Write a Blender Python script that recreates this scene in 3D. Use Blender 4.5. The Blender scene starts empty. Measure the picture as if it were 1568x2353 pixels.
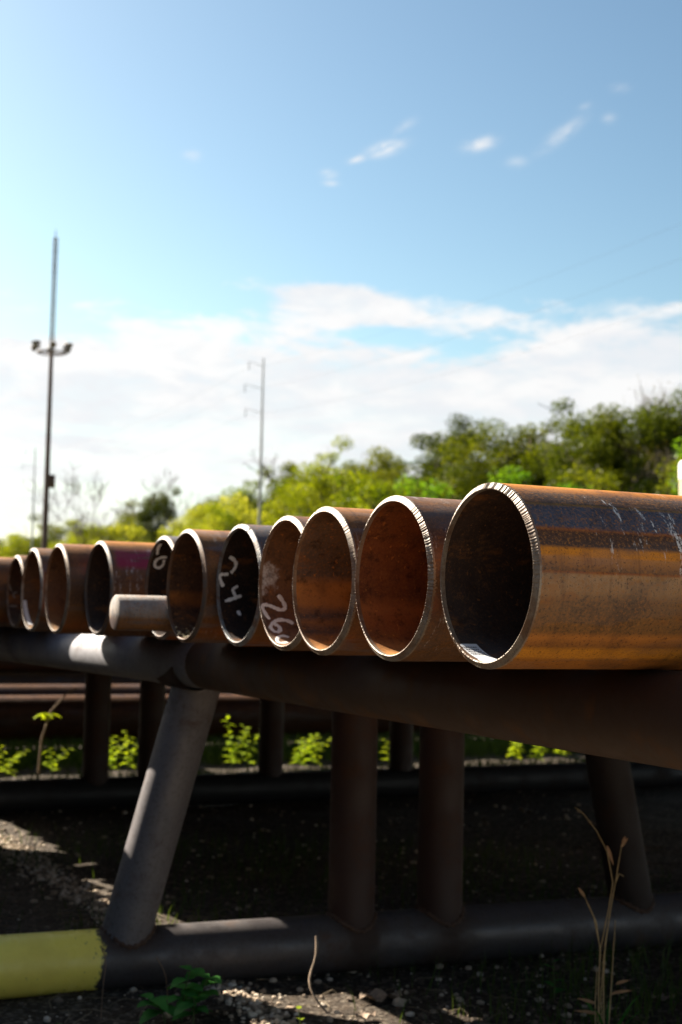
import bpy, math, random
import numpy as np
from mathutils import Vector, Matrix

R_ = math.radians
sc = bpy.context.scene
COL = sc.collection

# ------------------------------------------------------------------ camera
FPX, PW, PH = 3267.0, 1568.0, 2353.0
YAW, PITCH, ROLL = R_(26.0), math.atan(237 / FPX), R_(1.2)
fwd = Vector((math.sin(YAW) * math.cos(PITCH), math.cos(YAW) * math.cos(PITCH), math.sin(PITCH)))
r0 = Vector((math.cos(YAW), -math.sin(YAW), 0))
u0 = r0.cross(fwd)
rgt = math.cos(ROLL) * r0 + math.sin(ROLL) * u0
upv = rgt.cross(fwd)
cam = bpy.data.cameras.new('camera')
co = bpy.data.objects.new('camera', cam)
COL.objects.link(co)
m3 = Matrix((rgt, upv, -fwd)).transposed()
co.matrix_world = Matrix.Translation((0, 0, 1.64)) @ m3.to_4x4()
cam.sensor_fit = 'VERTICAL'
cam.sensor_height = 36.0
cam.sensor_width = 24.0
cam.lens = FPX / PH * 36.0
cam.clip_start = 0.05
cam.clip_end = 6000
cam.dof.use_dof = True
cam.dof.focus_distance = 3.15
cam.dof.aperture_fstop = 4.2
cam.dof.aperture_blades = 8
sc.camera = co

# ------------------------------------------------------------------ light
SUNV = Vector((-0.5, 1.0, 0.84)).normalized()          # towards the sun
EL = math.asin(SUNV.z)
AZ = math.atan2(SUNV.x, SUNV.y)                        # clockwise from +Y
sun = bpy.data.lights.new('sun', 'SUN')
sun.energy = 5.0
sun.angle = R_(0.55)
sun.color = (1.0, 0.89, 0.74)
so = bpy.data.objects.new('sun', sun)
COL.objects.link(so)
so.rotation_euler = SUNV.to_track_quat('Z', 'Y').to_euler()
so.location = (0, 0, 30)

sc.view_settings.view_transform = 'Standard'
sc.view_settings.look = 'None'
sc.view_settings.gamma = 1.0
sc.view_settings.exposure = 1.9
sc.view_settings.use_curve_mapping = False


# ------------------------------------------------------------------ nodes
class G:
    """tiny helper for node graphs"""
    def __init__(s, tree):
        s.t = tree
        s.nodes = tree.nodes
        s.links = tree.links

    def n(s, kind, ins=None, **props):
        nd = s.nodes.new(kind)
        for k, v in props.items():
            setattr(nd, k, v)
        for k, v in (ins or {}).items():
            s.put(nd.inputs[k], v)
        return nd

    def put(s, sock, v):
        if isinstance(v, bpy.types.NodeSocket):
            s.links.new(v, sock)
        elif isinstance(v, (tuple, list)) and len(v) == 3 and sock.type == 'RGBA':
            sock.default_value = (*v, 1)
        else:
            sock.default_value = v

    def m(s, op, a, b=None, c=None, clamp=False):
        nd = s.nodes.new('ShaderNodeMath')
        nd.operation = op
        nd.use_clamp = clamp
        for i, v in enumerate((a, b, c)):
            if v is not None:
                s.put(nd.inputs[i], v)
        return nd.outputs[0]

    def mix(s, f, a, b, blend='MIX'):
        nd = s.nodes.new('ShaderNodeMix')
        nd.data_type = 'RGBA'
        nd.blend_type = blend
        s.put(nd.inputs[0], f)
        s.put(nd.inputs[6], a)
        s.put(nd.inputs[7], b)
        return nd.outputs[2]

    def step(s, v, lo, hi, a=0.0, b=1.0):
        nd = s.nodes.new('ShaderNodeMapRange')
        nd.interpolation_type = 'SMOOTHSTEP'
        s.put(nd.inputs[0], v)
        for i, x in enumerate((lo, hi, a, b)):
            s.put(nd.inputs[i + 1], x)
        return nd.outputs[0]

    def noise(s, vec, scale, detail=4.0, rough=0.55, dist=0.0):
        nd = s.nodes.new('ShaderNodeTexNoise')
        s.put(nd.inputs['Vector'], vec)
        nd.inputs['Scale'].default_value = scale
        nd.inputs['Detail'].default_value = detail
        nd.inputs['Roughness'].default_value = rough
        nd.inputs['Distortion'].default_value = dist
        return nd.outputs[0]

    def xyz(s, x, y, z):
        nd = s.nodes.new('ShaderNodeCombineXYZ')
        for i, v in enumerate((x, y, z)):
            s.put(nd.inputs[i], v)
        return nd.outputs[0]

    def sep(s, vec):
        nd = s.nodes.new('ShaderNodeSeparateXYZ')
        s.put(nd.inputs[0], vec)
        return nd.outputs

    def vmap(s, vec, scale, loc=(0, 0, 0)):
        nd = s.nodes.new('ShaderNodeMapping')
        s.put(nd.inputs[0], vec)
        nd.inputs['Location'].default_value = loc
        nd.inputs['Scale'].default_value = scale
        return nd.outputs[0]

    def ramp(s, f, stops, interp='LINEAR'):
        nd = s.nodes.new('ShaderNodeValToRGB')
        nd.color_ramp.interpolation = interp
        el = nd.color_ramp.elements
        while len(el) < len(stops):
            el.new(0.5)
        for e, (p, c) in zip(el, stops):
            e.position = p
            e.color = (*c, 1)
        s.put(nd.inputs[0], f)
        return nd.outputs[0]


def new_mat(name):
    m = bpy.data.materials.new(name)
    m.use_nodes = True
    m.node_tree.nodes.clear()
    g = G(m.node_tree)
    g.out = g.n('ShaderNodeOutputMaterial')
    return m, g


def finish(g, color, rough=0.7, metal=0.0, height=None, bstr=0.3, bdist=0.01, spec=0.5):
    p = g.n('ShaderNodeBsdfPrincipled')
    g.put(p.inputs['Base Color'], color)
    g.put(p.inputs['Roughness'], rough)
    g.put(p.inputs['Metallic'], metal)
    g.put(p.inputs['Specular IOR Level'], spec)
    if height is not None:
        b = g.n('ShaderNodeBump', {'Height': height})
        b.inputs['Strength'].default_value = bstr
        b.inputs['Distance'].default_value = bdist
        g.links.new(b.outputs[0], p.inputs['Normal'])
    g.links.new(p.outputs[0], g.out.inputs[0])
    return p


# ------------------------------------------------------------------ sky
world = bpy.data.worlds.new('World')
sc.world = world
world.use_nodes = True
world.node_tree.nodes.clear()
g = G(world.node_tree)
sky = g.n('ShaderNodeTexSky')
sky.sky_type = 'NISHITA'
sky.sun_disc = False
sky.sun_elevation = EL
sky.sun_rotation = AZ
sky.altitude = 100
sky.air_density = 1.0
sky.dust_density = 1.3
sky.ozone_density = 1.0
tc = g.n('ShaderNodeTexCoord')
dv = g.sep(tc.outputs['Generated'])
az = g.m('ARCTAN2', dv[0], dv[1])                      # clockwise from +Y
el = g.m('ARCSINE', dv[2])
cv = g.xyz(g.m('MULTIPLY', az, 9.0), g.m('MULTIPLY', el, 26.0), 3.7)
nbig = g.noise(cv, 1.5, 8, 0.62, 0.25)
nfin = g.noise(g.xyz(g.m('MULTIPLY', az, 26.0), g.m('MULTIPLY', el, 60.0), 9.1), 1.3, 6, 0.6, 0.3)


def gauss(a0, e0, sa, se, tilt=0.0):
    """soft patch of sky round one direction (degrees)"""
    da = g.m('SUBTRACT', az, R_(a0))
    de = g.m('SUBTRACT', g.m('SUBTRACT', el, R_(e0)), g.m('MULTIPLY', da, tilt))
    q = g.m('ADD', g.m('POWER', g.m('ABSOLUTE', g.m('DIVIDE', da, R_(sa))), 2.0),
            g.m('POWER', g.m('ABSOLUTE', g.m('DIVIDE', de, R_(se))), 2.0))
    return g.m('POWER', 2.718, g.m('MULTIPLY', q, -1.0))


# cloud bank: its ragged top edge runs about 11 to 12 degrees above the horizon
edge = g.m('SUBTRACT', R_(11.5), el)
lift = g.m('ADD', g.m('MULTIPLY', gauss(25.7, 12.6, 3.3, 1.0, -0.12), 0.062),
           g.m('MULTIPLY', gauss(38.0, 11.0, 5.0, 1.6), 0.022))
holes = g.m('ADD', g.m('MULTIPLY', gauss(27.6, 11.3, 1.9, 0.30), 0.055),
            g.m('MULTIPLY', gauss(31.5, 10.9, 2.2, 0.55, 0.12), 0.030))
holes = g.m('ADD', holes, g.m('MULTIPLY', gauss(37.2, 8.5, 2.0, 0.3), 0.05))
holes = g.m('ADD', holes, g.m('MULTIPLY', gauss(14.5, 11.1, 2.0, 0.25), 0.04))
body = g.m('SUBTRACT', g.m('ADD', edge, lift), holes)
body = g.m('ADD', body, g.m('MULTIPLY', g.m('SUBTRACT', nbig, 0.5), 0.11))
body = g.m('ADD', body, g.m('MULTIPLY', g.m('SUBTRACT', nfin, 0.5), 0.045))
bank = g.step(body, -0.010, 0.022)
low = g.step(el, R_(1.0), R_(7.0), 0.72, 1.0)           # thinner and bluer near the horizon
streaky = g.noise(g.xyz(g.m('MULTIPLY', az, 7.0), g.m('MULTIPLY', el, 75.0), 5.5), 1.2, 6, 0.6, 0.4)
stk = g.m('MULTIPLY', g.step(streaky, 0.56, 0.40), g.step(el, R_(9.5), R_(5.0)))
thin = g.step(g.m('ADD', g.m('MULTIPLY', nfin, 0.5), g.m('MULTIPLY', nbig, 0.5)), 0.36, 0.56, 0.88, 1.0)
bank = g.m('MULTIPLY', g.m('MULTIPLY', bank, low), thin)
bank = g.m('MULTIPLY', bank, g.m('SUBTRACT', 1.0, g.m('MULTIPLY', stk, 0.30)))
# small wisps higher up
wis = None
for a0, e0, sa, se, tl, amp in ((27.5, 18.5, 0.62, 0.22, 0.25, 1.0), (26.35, 18.1, 0.34, 0.14, 0.2, 0.8),
                                (28.3, 19.3, 0.35, 0.2, 0.5, 0.5), (25.2, 17.5, 0.3, 0.15, 0.0, 0.5),
                                (25.3, 17.15, 0.3, 0.1, 0.0, 0.45), (31.4, 18.7, 0.52, 0.22, 0.15, 0.9),
                                (34.7, 19.0, 0.75, 0.28, 0.6, 0.45), (32.9, 18.0, 0.4, 0.2, 0.0, 0.25),
                                (36.6, 19.5, 0.25, 0.18, 0.0, 0.3), (37.0, 20.6, 0.35, 0.15, 0.0, 0.25),
                                (19.6, 18.0, 0.3, 0.18, 0.0, 0.4), (35.6, 20.0, 0.25, 0.12, 0.2, 0.2)):
    w = g.m('MULTIPLY', gauss(a0, e0, sa, se, tl), amp)
    wis = w if wis is None else g.m('MAXIMUM', wis, w)
nw = g.noise(g.xyz(g.m('MULTIPLY', az, 60.0), g.m('MULTIPLY', g.m('SUBTRACT', el, g.m('MULTIPLY', az, 0.25)), 150.0), 2.2), 1.0, 6, 0.65, 0.6)
wis = g.m('MULTIPLY', wis, g.step(nw, 0.32, 0.60, 0.10, 1.15))
mask = g.m('MAXIMUM', bank, wis, clamp=True)
glow = g.step(g.m('ABSOLUTE', g.m('SUBTRACT', az, AZ)), 0.3, 1.2, 5.15, 4.75)   # clouds nearer the sun are brighter
cw = g.mix(1.0, (1.0, 1.0, 1.0), glow, 'MULTIPLY')
shade = g.step(nbig, 0.36, 0.62, 0.90, 1.0)
cw = g.mix(1.0, cw, shade, 'MULTIPLY')
cw = g.mix(g.step(shade, 1.0, 0.90, 0.0, 0.45), cw, (4.1, 4.35, 4.7))
skn = g.n('ShaderNodeGamma', {0: g.mix(1.0, sky.outputs[0], (0.222, 0.224, 0.194), 'MULTIPLY'), 1: 1.42}).outputs[0]
skyc = g.mix(1.0, skn, (3.7, 3.7, 3.7), 'MULTIPLY')
bg = g.n('ShaderNodeBackground', {'Color': g.mix(mask, skyc, cw), 'Strength': 0.055})
wo = g.n('ShaderNodeOutputWorld')
g.links.new(bg.outputs[0], wo.inputs[0])


# ------------------------------------------------------------------ mesh helpers
class MB:
    def __init__(s):
        s.v, s.f, s.mi, s.nv = [], [], [], 0

    def add(s, verts, faces, mi=0):
        s.v.extend([tuple(map(float, p)) for p in verts])
        n = s.nv
        s.f.extend([tuple(i + n for i in f) for f in faces])
        s.mi.extend([mi] * len(faces))
        s.nv += len(verts)

    def grid(s, P, close_u=False, close_v=False, mi=0, flip=False):
        """P[i][j] points"""
        nu, nv = len(P), len(P[0])
        vs = [p for row in P for p in row]
        fs = []
        for i in range(nu if close_u else nu - 1):
            for j in range(nv if close_v else nv - 1):
                a, b = i * nv + j, i * nv + (j + 1) % nv
                c, d = ((i + 1) % nu) * nv + (j + 1) % nv, ((i + 1) % nu) * nv + j
                fs.append((a, d, c, b) if flip else (a, b, c, d))
        s.add(vs, fs, mi)

    def tube(s, pts, rads, n=8, caps=True, mi=0):
        pts = [Vector(p) for p in pts]
        if not hasattr(rads, '__len__'):
            rads = [rads] * len(pts)
        P, side = [], None
        for i, p in enumerate(pts):
            t = (pts[min(i + 1, len(pts) - 1)] - pts[max(i - 1, 0)]).normalized()
            if side is None:
                side = t.cross(Vector((0, 0, 1)) if abs(t.z) < 0.9 else Vector((0, 1, 0))).normalized()
            else:
                side = (side - t * side.dot(t)).normalized()
            oth = t.cross(side)
            P.append([p + (side * math.cos(k * 2 * math.pi / n) + oth * math.sin(k * 2 * math.pi / n)) * rads[i] for k in range(n)])
        s.grid(P, close_v=True, mi=mi)
        if caps:
            s.add(P[0], [tuple(range(n))[::-1]], mi)
            s.add(P[-1], [tuple(range(n))], mi)

    def box(s, c, d, mi=0):
        x, y, z = c
        a, b, e = d[0] / 2, d[1] / 2, d[2] / 2
        vs = [(x + i * a, y + j * b, z + k * e) for i in (-1, 1) for j in (-1, 1) for k in (-1, 1)]
        s.add(vs, [(0, 1, 3, 2), (4, 6, 7, 5), (0, 4, 5, 1), (2, 3, 7, 6), (0, 2, 6, 4), (1, 5, 7, 3)], mi)

    def mesh(s, name, mats, smooth=True):
        me = bpy.data.meshes.new(name)
        me.from_pydata(s.v, [], s.f)
        for m in (mats if isinstance(mats, (list, tuple)) else [mats]):
            me.materials.append(m)
        me.polygons.foreach_set('material_index', s.mi)
        me.polygons.foreach_set('use_smooth', [smooth] * len(s.f))
        me.update()
        return me

    def build(s, name, mats, parent=None, smooth=True, loc=None):
        return link(name, s.mesh(name, mats, smooth), parent, loc)


def link(name, data, parent=None, loc=None):
    o = bpy.data.objects.new(name, data)
    COL.objects.link(o)
    if parent:
        o.parent = parent
    if loc is not None:
        o.location = loc
    return o


def tag(o, label=None, cat=None, group=None, kind=None):
    for k, v in (('label', label), ('category', cat), ('group', group), ('kind', kind)):
        if v:
            o[k] = v
    return o


def empty(name, loc, label, cat, group=None):
    return tag(link(name, None, None, loc), label, cat, group)


def quads_mesh(name, verts, mat, tri=False):
    """verts: (n,4,3) array of separate quads"""
    n = len(verts)
    k = verts.shape[1]
    me = bpy.data.meshes.new(name)
    me.vertices.add(n * k)
    me.vertices.foreach_set('co', verts.reshape(-1).astype(np.float32))
    me.loops.add(n * k)
    me.loops.foreach_set('vertex_index', np.arange(n * k, dtype=np.int32))
    me.polygons.add(n)
    me.polygons.foreach_set('loop_start', np.arange(0, n * k, k, dtype=np.int32))
    me.polygons.foreach_set('loop_total', np.full(n, k, dtype=np.int32))
    me.materials.append(mat)
    me.update()
    me.validate()
    return me


def leaf_quads(rng, centres, size, aspect=0.6, droop=0.0):
    """random leaf-shaped diamonds at the given centres"""
    n = len(centres)
    d = rng.normal(size=(n, 3))
    d[:, 2] -= droop
    d /= np.linalg.norm(d, axis=1)[:, None]
    q = rng.normal(size=(n, 3))
    w = np.cross(d, q)
    w /= np.linalg.norm(w, axis=1)[:, None] + 1e-9
    sz = size * rng.uniform(0.6, 1.25, size=(n, 1))
    a = centres - d * sz * 0.5
    b = centres + d * sz * 0.5
    l = centres + w * sz * aspect * 0.5 - d * sz * 0.08
    r = centres - w * sz * aspect * 0.5 - d * sz * 0.08
    return np.stack([a, l, b, r], 1)


# ------------------------------------------------------------------ materials
def mat_rust(name, stops, seed, R=0.2032, streak=0.05, speck=0.35, scale_amt=0.0, white=0.0, wx=None, inner=False,
             paint=None, powder=None, dark=1.0, rough=(0.5, 0.85)):
    """rusty steel whose bands run along the pipe (local X); stops are read from the top of the pipe downwards"""
    m, g = new_mat(name)
    t = g.n('ShaderNodeTexCoord')
    P = g.vmap(t.outputs['Object'], (1, 1, 1), (0, 0, 0))
    x, y, z = g.sep(P)
    off = (seed * 7.3, seed * 3.1, seed * 1.7)
    sv = g.vmap(P, (0.8, 9, 9), off)
    s1 = g.noise(sv, 1.0, 5, 0.6)                       # long streaks
    s2 = g.noise(g.vmap(P, (5, 34, 34), off), 1.0, 5, 0.65)
    s3 = g.noise(g.vmap(P, (1, 1, 1), off), 8.0, 6, 0.65)
    fine = g.noise(g.vmap(P, (1, 1, 1), off), 150.0, 4, 0.7)
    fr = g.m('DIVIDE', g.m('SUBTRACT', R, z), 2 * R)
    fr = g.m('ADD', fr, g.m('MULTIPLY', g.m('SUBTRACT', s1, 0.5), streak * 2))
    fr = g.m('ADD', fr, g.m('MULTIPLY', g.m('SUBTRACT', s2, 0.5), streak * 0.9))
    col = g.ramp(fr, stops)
    # blotches and crusty specks
    col = g.mix(g.step(s3, 0.46, 0.70, 0.0, 0.55), col, (0.05, 0.030, 0.022))
    col = g.mix(g.step(g.noise(g.vmap(P, (0.45, 1, 1), off), 15.0, 5, 0.7), 0.54, 0.70, 0.0, 0.55), col, (0.26, 0.095, 0.020))
    col = g.mix(g.step(fine, 0.51, 0.62, 0.0, speck), col, (0.30, 0.125, 0.030))
    col = g.mix(g.step(fine, 0.34, 0.46, speck, 0.0), col, (0.028, 0.020, 0.018))
    drip = g.noise(g.vmap(P, (42, 3.2, 3.2), off), 1.0, 5, 0.7)
    col = g.mix(g.step(drip, 0.52, 0.72, 0.0, 0.12 if inner else 0.40), col, (0.055, 0.032, 0.022))
    col = g.mix(g.step(drip, 0.44, 0.28, 0.0, 0.05 if inner else 0.30), col, (0.34, 0.15, 0.045))
    sm = None
    if scale_amt:                                       # smooth blue-grey mill scale left in patches
        sm = g.step(g.noise(g.vmap(P, (1.6, 10, 10), off), 1.0, 5, 0.6), 0.50, 0.58, 0.0, scale_amt)
        col = g.mix(sm, col, (0.075, 0.080, 0.098))
    if white:                                           # chalky scuffs
        w = g.step(g.noise(g.vmap(P, (34, 8, 8), off), 1.0, 5, 0.75), 0.56, 0.64)
        w = g.m('MULTIPLY', w, g.step(g.noise(g.vmap(P, (2.6, 5, 5), off), 1.0, 2, 0.5), 0.44 if wx else 0.48, 0.50 if wx else 0.56))
        w = g.m('MULTIPLY', w, g.step(fine, 0.40, 0.52))
        if wx:
            w = g.m('MULTIPLY', w, g.m('MULTIPLY', g.step(x, wx[0], wx[0] + 0.05), g.step(x, wx[1], wx[1] - 0.08)))
            w = g.m('MULTIPLY', w, g.step(z, -0.02, 0.04))
        col = g.mix(g.m('MULTIPLY', w, white, clamp=True), col, (0.55, 0.55, 0.54))
    if paint:                                           # (z from, z to, x from, x to, colour)
        z0, z1, x0, x1, pc = paint
        k = g.m('MULTIPLY', g.step(z, z0, z0 + 0.03), g.step(z, z1, z1 - 0.03))
        k = g.m('MULTIPLY', k, g.m('MULTIPLY', g.step(x, x0, x0 + 0.03), g.step(x, x1, x1 - 0.08)))
        k = g.m('MULTIPLY', k, g.step(s2, 0.34, 0.52))
        col = g.mix(g.m('MULTIPLY', k, 0.85), col, pc)
    if powder:                                          # white dust patch at a spot
        px, py, pz, pr = powder
        d = g.n('ShaderNodeVectorMath', {0: P, 1: (px, py, pz)}, operation='DISTANCE').outputs['Value']
        k = g.m('ADD', g.m('DIVIDE', d, pr), g.m('MULTIPLY', g.m('SUBTRACT', g.noise(P, 28.0, 6, 0.75), 0.5), 2.4))
        k = g.step(k, 1.0, 0.35)
        k = g.m('MULTIPLY', k, g.step(fine, 0.30, 0.58, 0.25, 1.0))
        col = g.mix(k, col, (0.60, 0.60, 0.60))
    if inner:                                           # mottled bore
        q = g.noise(g.vmap(P, (1, 1, 1), off), 26.0, 6, 0.75)
        col = g.mix(g.step(q, 0.50, 0.68, 0.0, 0.65), col, (0.022, 0.014, 0.012))
        col = g.mix(g.step(q, 0.42, 0.28, 0.0, 0.45), col, (0.26, 0.105, 0.035))
        sp = g.noise(g.vmap(P, (1, 1, 1), off), 70.0, 2, 0.5)
        col = g.mix(g.step(sp, 0.66, 0.72, 0.0, speck * 1.6), col, (0.50, 0.19, 0.04))
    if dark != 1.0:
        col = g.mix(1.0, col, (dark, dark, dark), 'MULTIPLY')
    rg = g.step(s3, 0.3, 0.7, rough[1], rough[0])
    if sm is not None:
        rg = g.m('SUBTRACT', rg, g.m('MULTIPLY', sm, 0.30))
    h = g.m('ADD', fine, g.m('MULTIPLY', s2, 0.8))
    finish(g, col, rg, 0.0, h, 0.5, 0.0022, 0.14 if sm is None else g.m('ADD', 0.12, g.m('MULTIPLY', sm, 0.5)))
    return m


def mat_steel_cut(name, tint=(0.50, 0.46, 0.40), seed=0.0):
    m, g = new_mat(name)
    t = g.n('ShaderNodeTexCoord')
    P = g.vmap(t.outputs['Object'], (1, 1, 1), (seed, seed * 2, seed * 3))
    n1 = g.noise(P, 14.0, 5, 0.7)
    n2 = g.noise(P, 160.0, 3, 0.7)
    col = g.mix(g.step(n1, 0.40, 0.62, 0.0, 0.85), tint, (0.13, 0.062, 0.028))
    col = g.mix(g.step(n2, 0.5, 0.68, 0.0, 0.6), col, (0.10, 0.06, 0.04))
    finish(g, col, 0.5, 0.15, n2, 0.3, 0.001)
    return m


def mat_painted(name, base, rust, seed, rough=0.5, amt=0.5, rust_scale=5.0, end_paint=None, welds=(), metal=0.0):
    """old grey coated steel with rust; end_paint: (x limit, colour) paints the -X end; welds: rusty spots"""
    m, g = new_mat(name)
    t = g.n('ShaderNodeTexCoord')
    P = t.outputs['Object']
    Q = g.vmap(P, (1, 1, 1), (seed * 3.3, seed * 1.9, seed * 5.1))
    n1 = g.noise(Q, rust_scale, 6, 0.65)
    n2 = g.noise(Q, 60.0, 5, 0.7)
    col = g.mix(g.step(n1, 0.62 - 0.22 * amt, 0.80 - 0.22 * amt, 0.0, 0.9), base, rust)
    col = g.mix(g.step(n2, 0.45, 0.75, 0.0, 0.5), col, (rust[0] * 0.5, rust[1] * 0.5, rust[2] * 0.5))
    rg = g.step(n1, 0.4, 0.7, rough, 0.85)
    mt = g.step(n1, 0.62 - 0.22 * amt, 0.80 - 0.22 * amt, metal, metal * 0.2)
    for w in welds:
        d = g.n('ShaderNodeVectorMath', {0: P, 1: w[:3]}, operation='DISTANCE').outputs['Value']
        k = g.step(g.m('ADD', d, g.m('MULTIPLY', g.m('SUBTRACT', n1, 0.5), 0.18)), w[3], w[3] * 0.55)
        col = g.mix(g.m('MULTIPLY', k, 0.9), col, (0.032, 0.016, 0.009))
        rg = g.m('MAXIMUM', rg, g.m('MULTIPLY', k, 0.85))
        mt = g.m('MULTIPLY', mt, g.m('SUBTRACT', 1.0, k))
    if end_paint:
        x = g.sep(P)[0]
        rag = g.m('ADD', x, g.m('MULTIPLY', g.m('SUBTRACT', g.noise(Q, 24.0, 5, 0.75), 0.5), 0.13))
        rag = g.m('ADD', rag, g.m('MULTIPLY', g.m('SUBTRACT', g.noise(Q, 5.0, 3, 0.6), 0.5), 0.10))
        k = g.step(rag, end_paint[0] + 0.008, end_paint[0] - 0.008)
        chips = g.step(g.m('ADD', g.noise(Q, 42.0, 5, 0.7), g.m('MULTIPLY', g.step(x, end_paint[0] - 0.22, end_paint[0]), 0.05)), 0.67, 0.70)
        k = g.m('MULTIPLY', k, g.m('SUBTRACT', 1.0, chips))
        pc = g.mix(g.step(n1, 0.40, 0.75, 0.0, 0.5), end_paint[1], (end_paint[1][0] * 0.72, end_paint[1][1] * 0.66, end_paint[1][2] * 0.5))
        col = g.mix(k, col, pc)
        rg = g.m('SUBTRACT', rg, g.m('MULTIPLY', k, 0.20))
        mt = g.m('MULTIPLY', mt, g.m('SUBTRACT', 1.0, k))
    finish(g, col, rg, mt, n2, 0.25, 0.002)
    return m


def mat_leaf(name, c1, c2, trans=0.5, scale=0.6, tint=None):
    m, g = new_mat(name)
    t = g.n('ShaderNodeTexCoord')
    oi = g.n('ShaderNodeObjectInfo')
    P = g.n('ShaderNodeNewGeometry').outputs['Position']
    f = g.m('ADD', g.noise(P, scale, 3, 0.6), g.m('MULTIPLY', g.m('SUBTRACT', oi.outputs['Random'], 0.5), 0.25))
    col = g.mix(g.step(f, 0.32, 0.68), c1, c2)
    d = g.n('ShaderNodeBsdfDiffuse', {'Color': col})
    tcol = tint or (1.25, 1.15, 0.35)
    tr = g.n('ShaderNodeBsdfTranslucent', {'Color': g.mix(1.0, col, tcol, 'MULTIPLY')})
    ms = g.n('ShaderNodeMixShader', {0: trans, 1: d.outputs[0], 2: tr.outputs[0]})
    gl = g.n('ShaderNodeBsdfGlossy', {'Roughness': 0.45, 'Color': (0.5, 0.5, 0.5)})
    ms2 = g.n('ShaderNodeMixShader', {0: 0.02, 1: ms.outputs[0], 2: gl.outputs[0]})
    g.links.new(ms2.outputs[0], g.out.inputs[0])
    return m


def mat_plain(name, col, rough=0.7, metal=0.0, nscale=20.0, var=0.3):
    m, g = new_mat(name)
    t = g.n('ShaderNodeTexCoord')
    n = g.noise(t.outputs['Object'], nscale, 5, 0.65)
    c = g.mix(g.step(n, 0.35, 0.7), col, tuple(v * (1 - var) for v in col))
    finish(g, c, rough, metal, n, 0.2, 0.003)
    return m


def mat_ground():
    m, g = new_mat('ground_soil')
    P = g.n('ShaderNodeNewGeometry').outputs['Position']
    n1 = g.noise(P, 0.8, 6, 0.6)
    n2 = g.noise(P, 9.0, 6, 0.7)
    v = g.n('ShaderNodeTexVoronoi', {'Vector': P, 'Scale': 38.0})
    v2 = g.n('ShaderNodeTexVoronoi', {'Vector': P, 'Scale': 95.0})
    st = g.sep(v.outputs['Color'])[0]
    st2 = g.sep(v2.outputs['Color'])[0]
    col = g.mix(g.step(n2, 0.35, 0.65), (0.030, 0.020, 0.013), (0.056, 0.039, 0.026))
    col = g.mix(g.step(st, 0.62, 0.9, 0.0, 0.75), col, (0.15, 0.125, 0.098))
    col = g.mix(g.step(st2, 0.7, 0.9, 0.0, 0.6), col, (0.16, 0.14, 0.112))
    col = g.mix(g.step(v.outputs['Distance'], 0.30, 0.65, 0.0, 0.5), col, (0.018, 0.014, 0.011))
    # grassy away from the racks
    d = g.n('ShaderNodeVectorMath', {0: P, 1: (6, 8, 0)}, operation='DISTANCE').outputs['Value']
    gr = g.m('MULTIPLY', g.m('MULTIPLY', g.step(d, 14.0, 24.0), g.step(n1, 0.35, 0.6)), g.step(g.sep(P)[1], 4.0, 10.0))
    col = g.mix(gr, col, (0.085, 0.11, 0.03))
    yd = g.step(g.m('ADD', g.sep(P)[1], g.m('MULTIPLY', n1, 1.2)), 2.6, 0.8)     # unseen pale ground added on the camera's side to bounce light
    col = g.mix(g.m('MULTIPLY', yd, 0.9), col, (0.40, 0.32, 0.22))
    h = g.m('ADD', g.m('MULTIPLY', n2, 0.7), g.m('ADD', g.m('MULTIPLY', v.outputs['Distance'], -0.5), g.m('MULTIPLY', st2, 0.25)))
    finish(g, col, 0.95, 0.0, h, 0.7, 0.02, 0.2)
    return m


# rust palettes (pipe top -> bottom)
ORANGE, TAN, DBROWN = (0.56, 0.210, 0.022), (0.40, 0.180, 0.064), (0.085, 0.042, 0.024)
SCALE_, GREY, BROWN = (0.066, 0.074, 0.105), (0.115, 0.088, 0.068), (0.165, 0.078, 0.034)
RED = (0.27, 0.085, 0.026)
BIG = [(0.0, ORANGE), (0.045, (0.30, 0.12, 0.03)), (0.060, (0.11, 0.070, 0.052)), (0.118, (0.085, 0.060, 0.050)),
       (0.128, (0.22, 0.12, 0.03)), (0.140, SCALE_), (0.245, SCALE_), (0.262, RED), (0.275, DBROWN), (0.345, (0.07, 0.045, 0.036)),
       (0.365, ORANGE), (0.395, ORANGE), (0.410, TAN), (0.475, (0.17, 0.088, 0.045)), (0.485, RED), (0.50, (0.36, 0.215, 0.105)),
       (0.585, (0.33, 0.185, 0.080)), (0.64, (0.20, 0.105, 0.042)), (0.79, (0.18, 0.090, 0.034)), (0.82, (0.42, 0.160, 0.036)),
       (0.865, (0.24, 0.100, 0.028)), (0.885, (0.52, 0.215, 0.022)), (0.925, (0.52, 0.220, 0.026)), (0.94, (0.32, 0.125, 0.025)), (1.0, (0.36, 0.145, 0.03))]
BRN1 = [(0.0, TAN), (0.08, BROWN), (0.2, DBROWN), (0.32, BROWN), (0.45, (0.11, 0.055, 0.03)), (0.6, DBROWN), (0.75, BROWN), (0.9, RED), (1.0, BROWN)]
BRN2 = [(0.0, (0.20, 0.10, 0.05)), (0.12, (0.12, 0.080, 0.062)), (0.25, DBROWN), (0.38, BROWN), (0.55, (0.10, 0.06, 0.04)), (0.68, RED), (0.8, BROWN), (1.0, (0.12, 0.06, 0.03))]
BRN3 = [(0.0, ORANGE), (0.06, BROWN), (0.2, (0.13, 0.07, 0.05)), (0.45, DBROWN), (0.65, BROWN), (0.72, ORANGE), (0.8, BROWN), (1.0, DBROWN)]
GRY1 = [(0.0, (0.11, 0.11, 0.12)), (0.15, (0.09, 0.085, 0.09)), (0.4, DBROWN), (0.6, (0.08, 0.06, 0.055)), (0.85, BROWN), (1.0, RED)]
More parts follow.
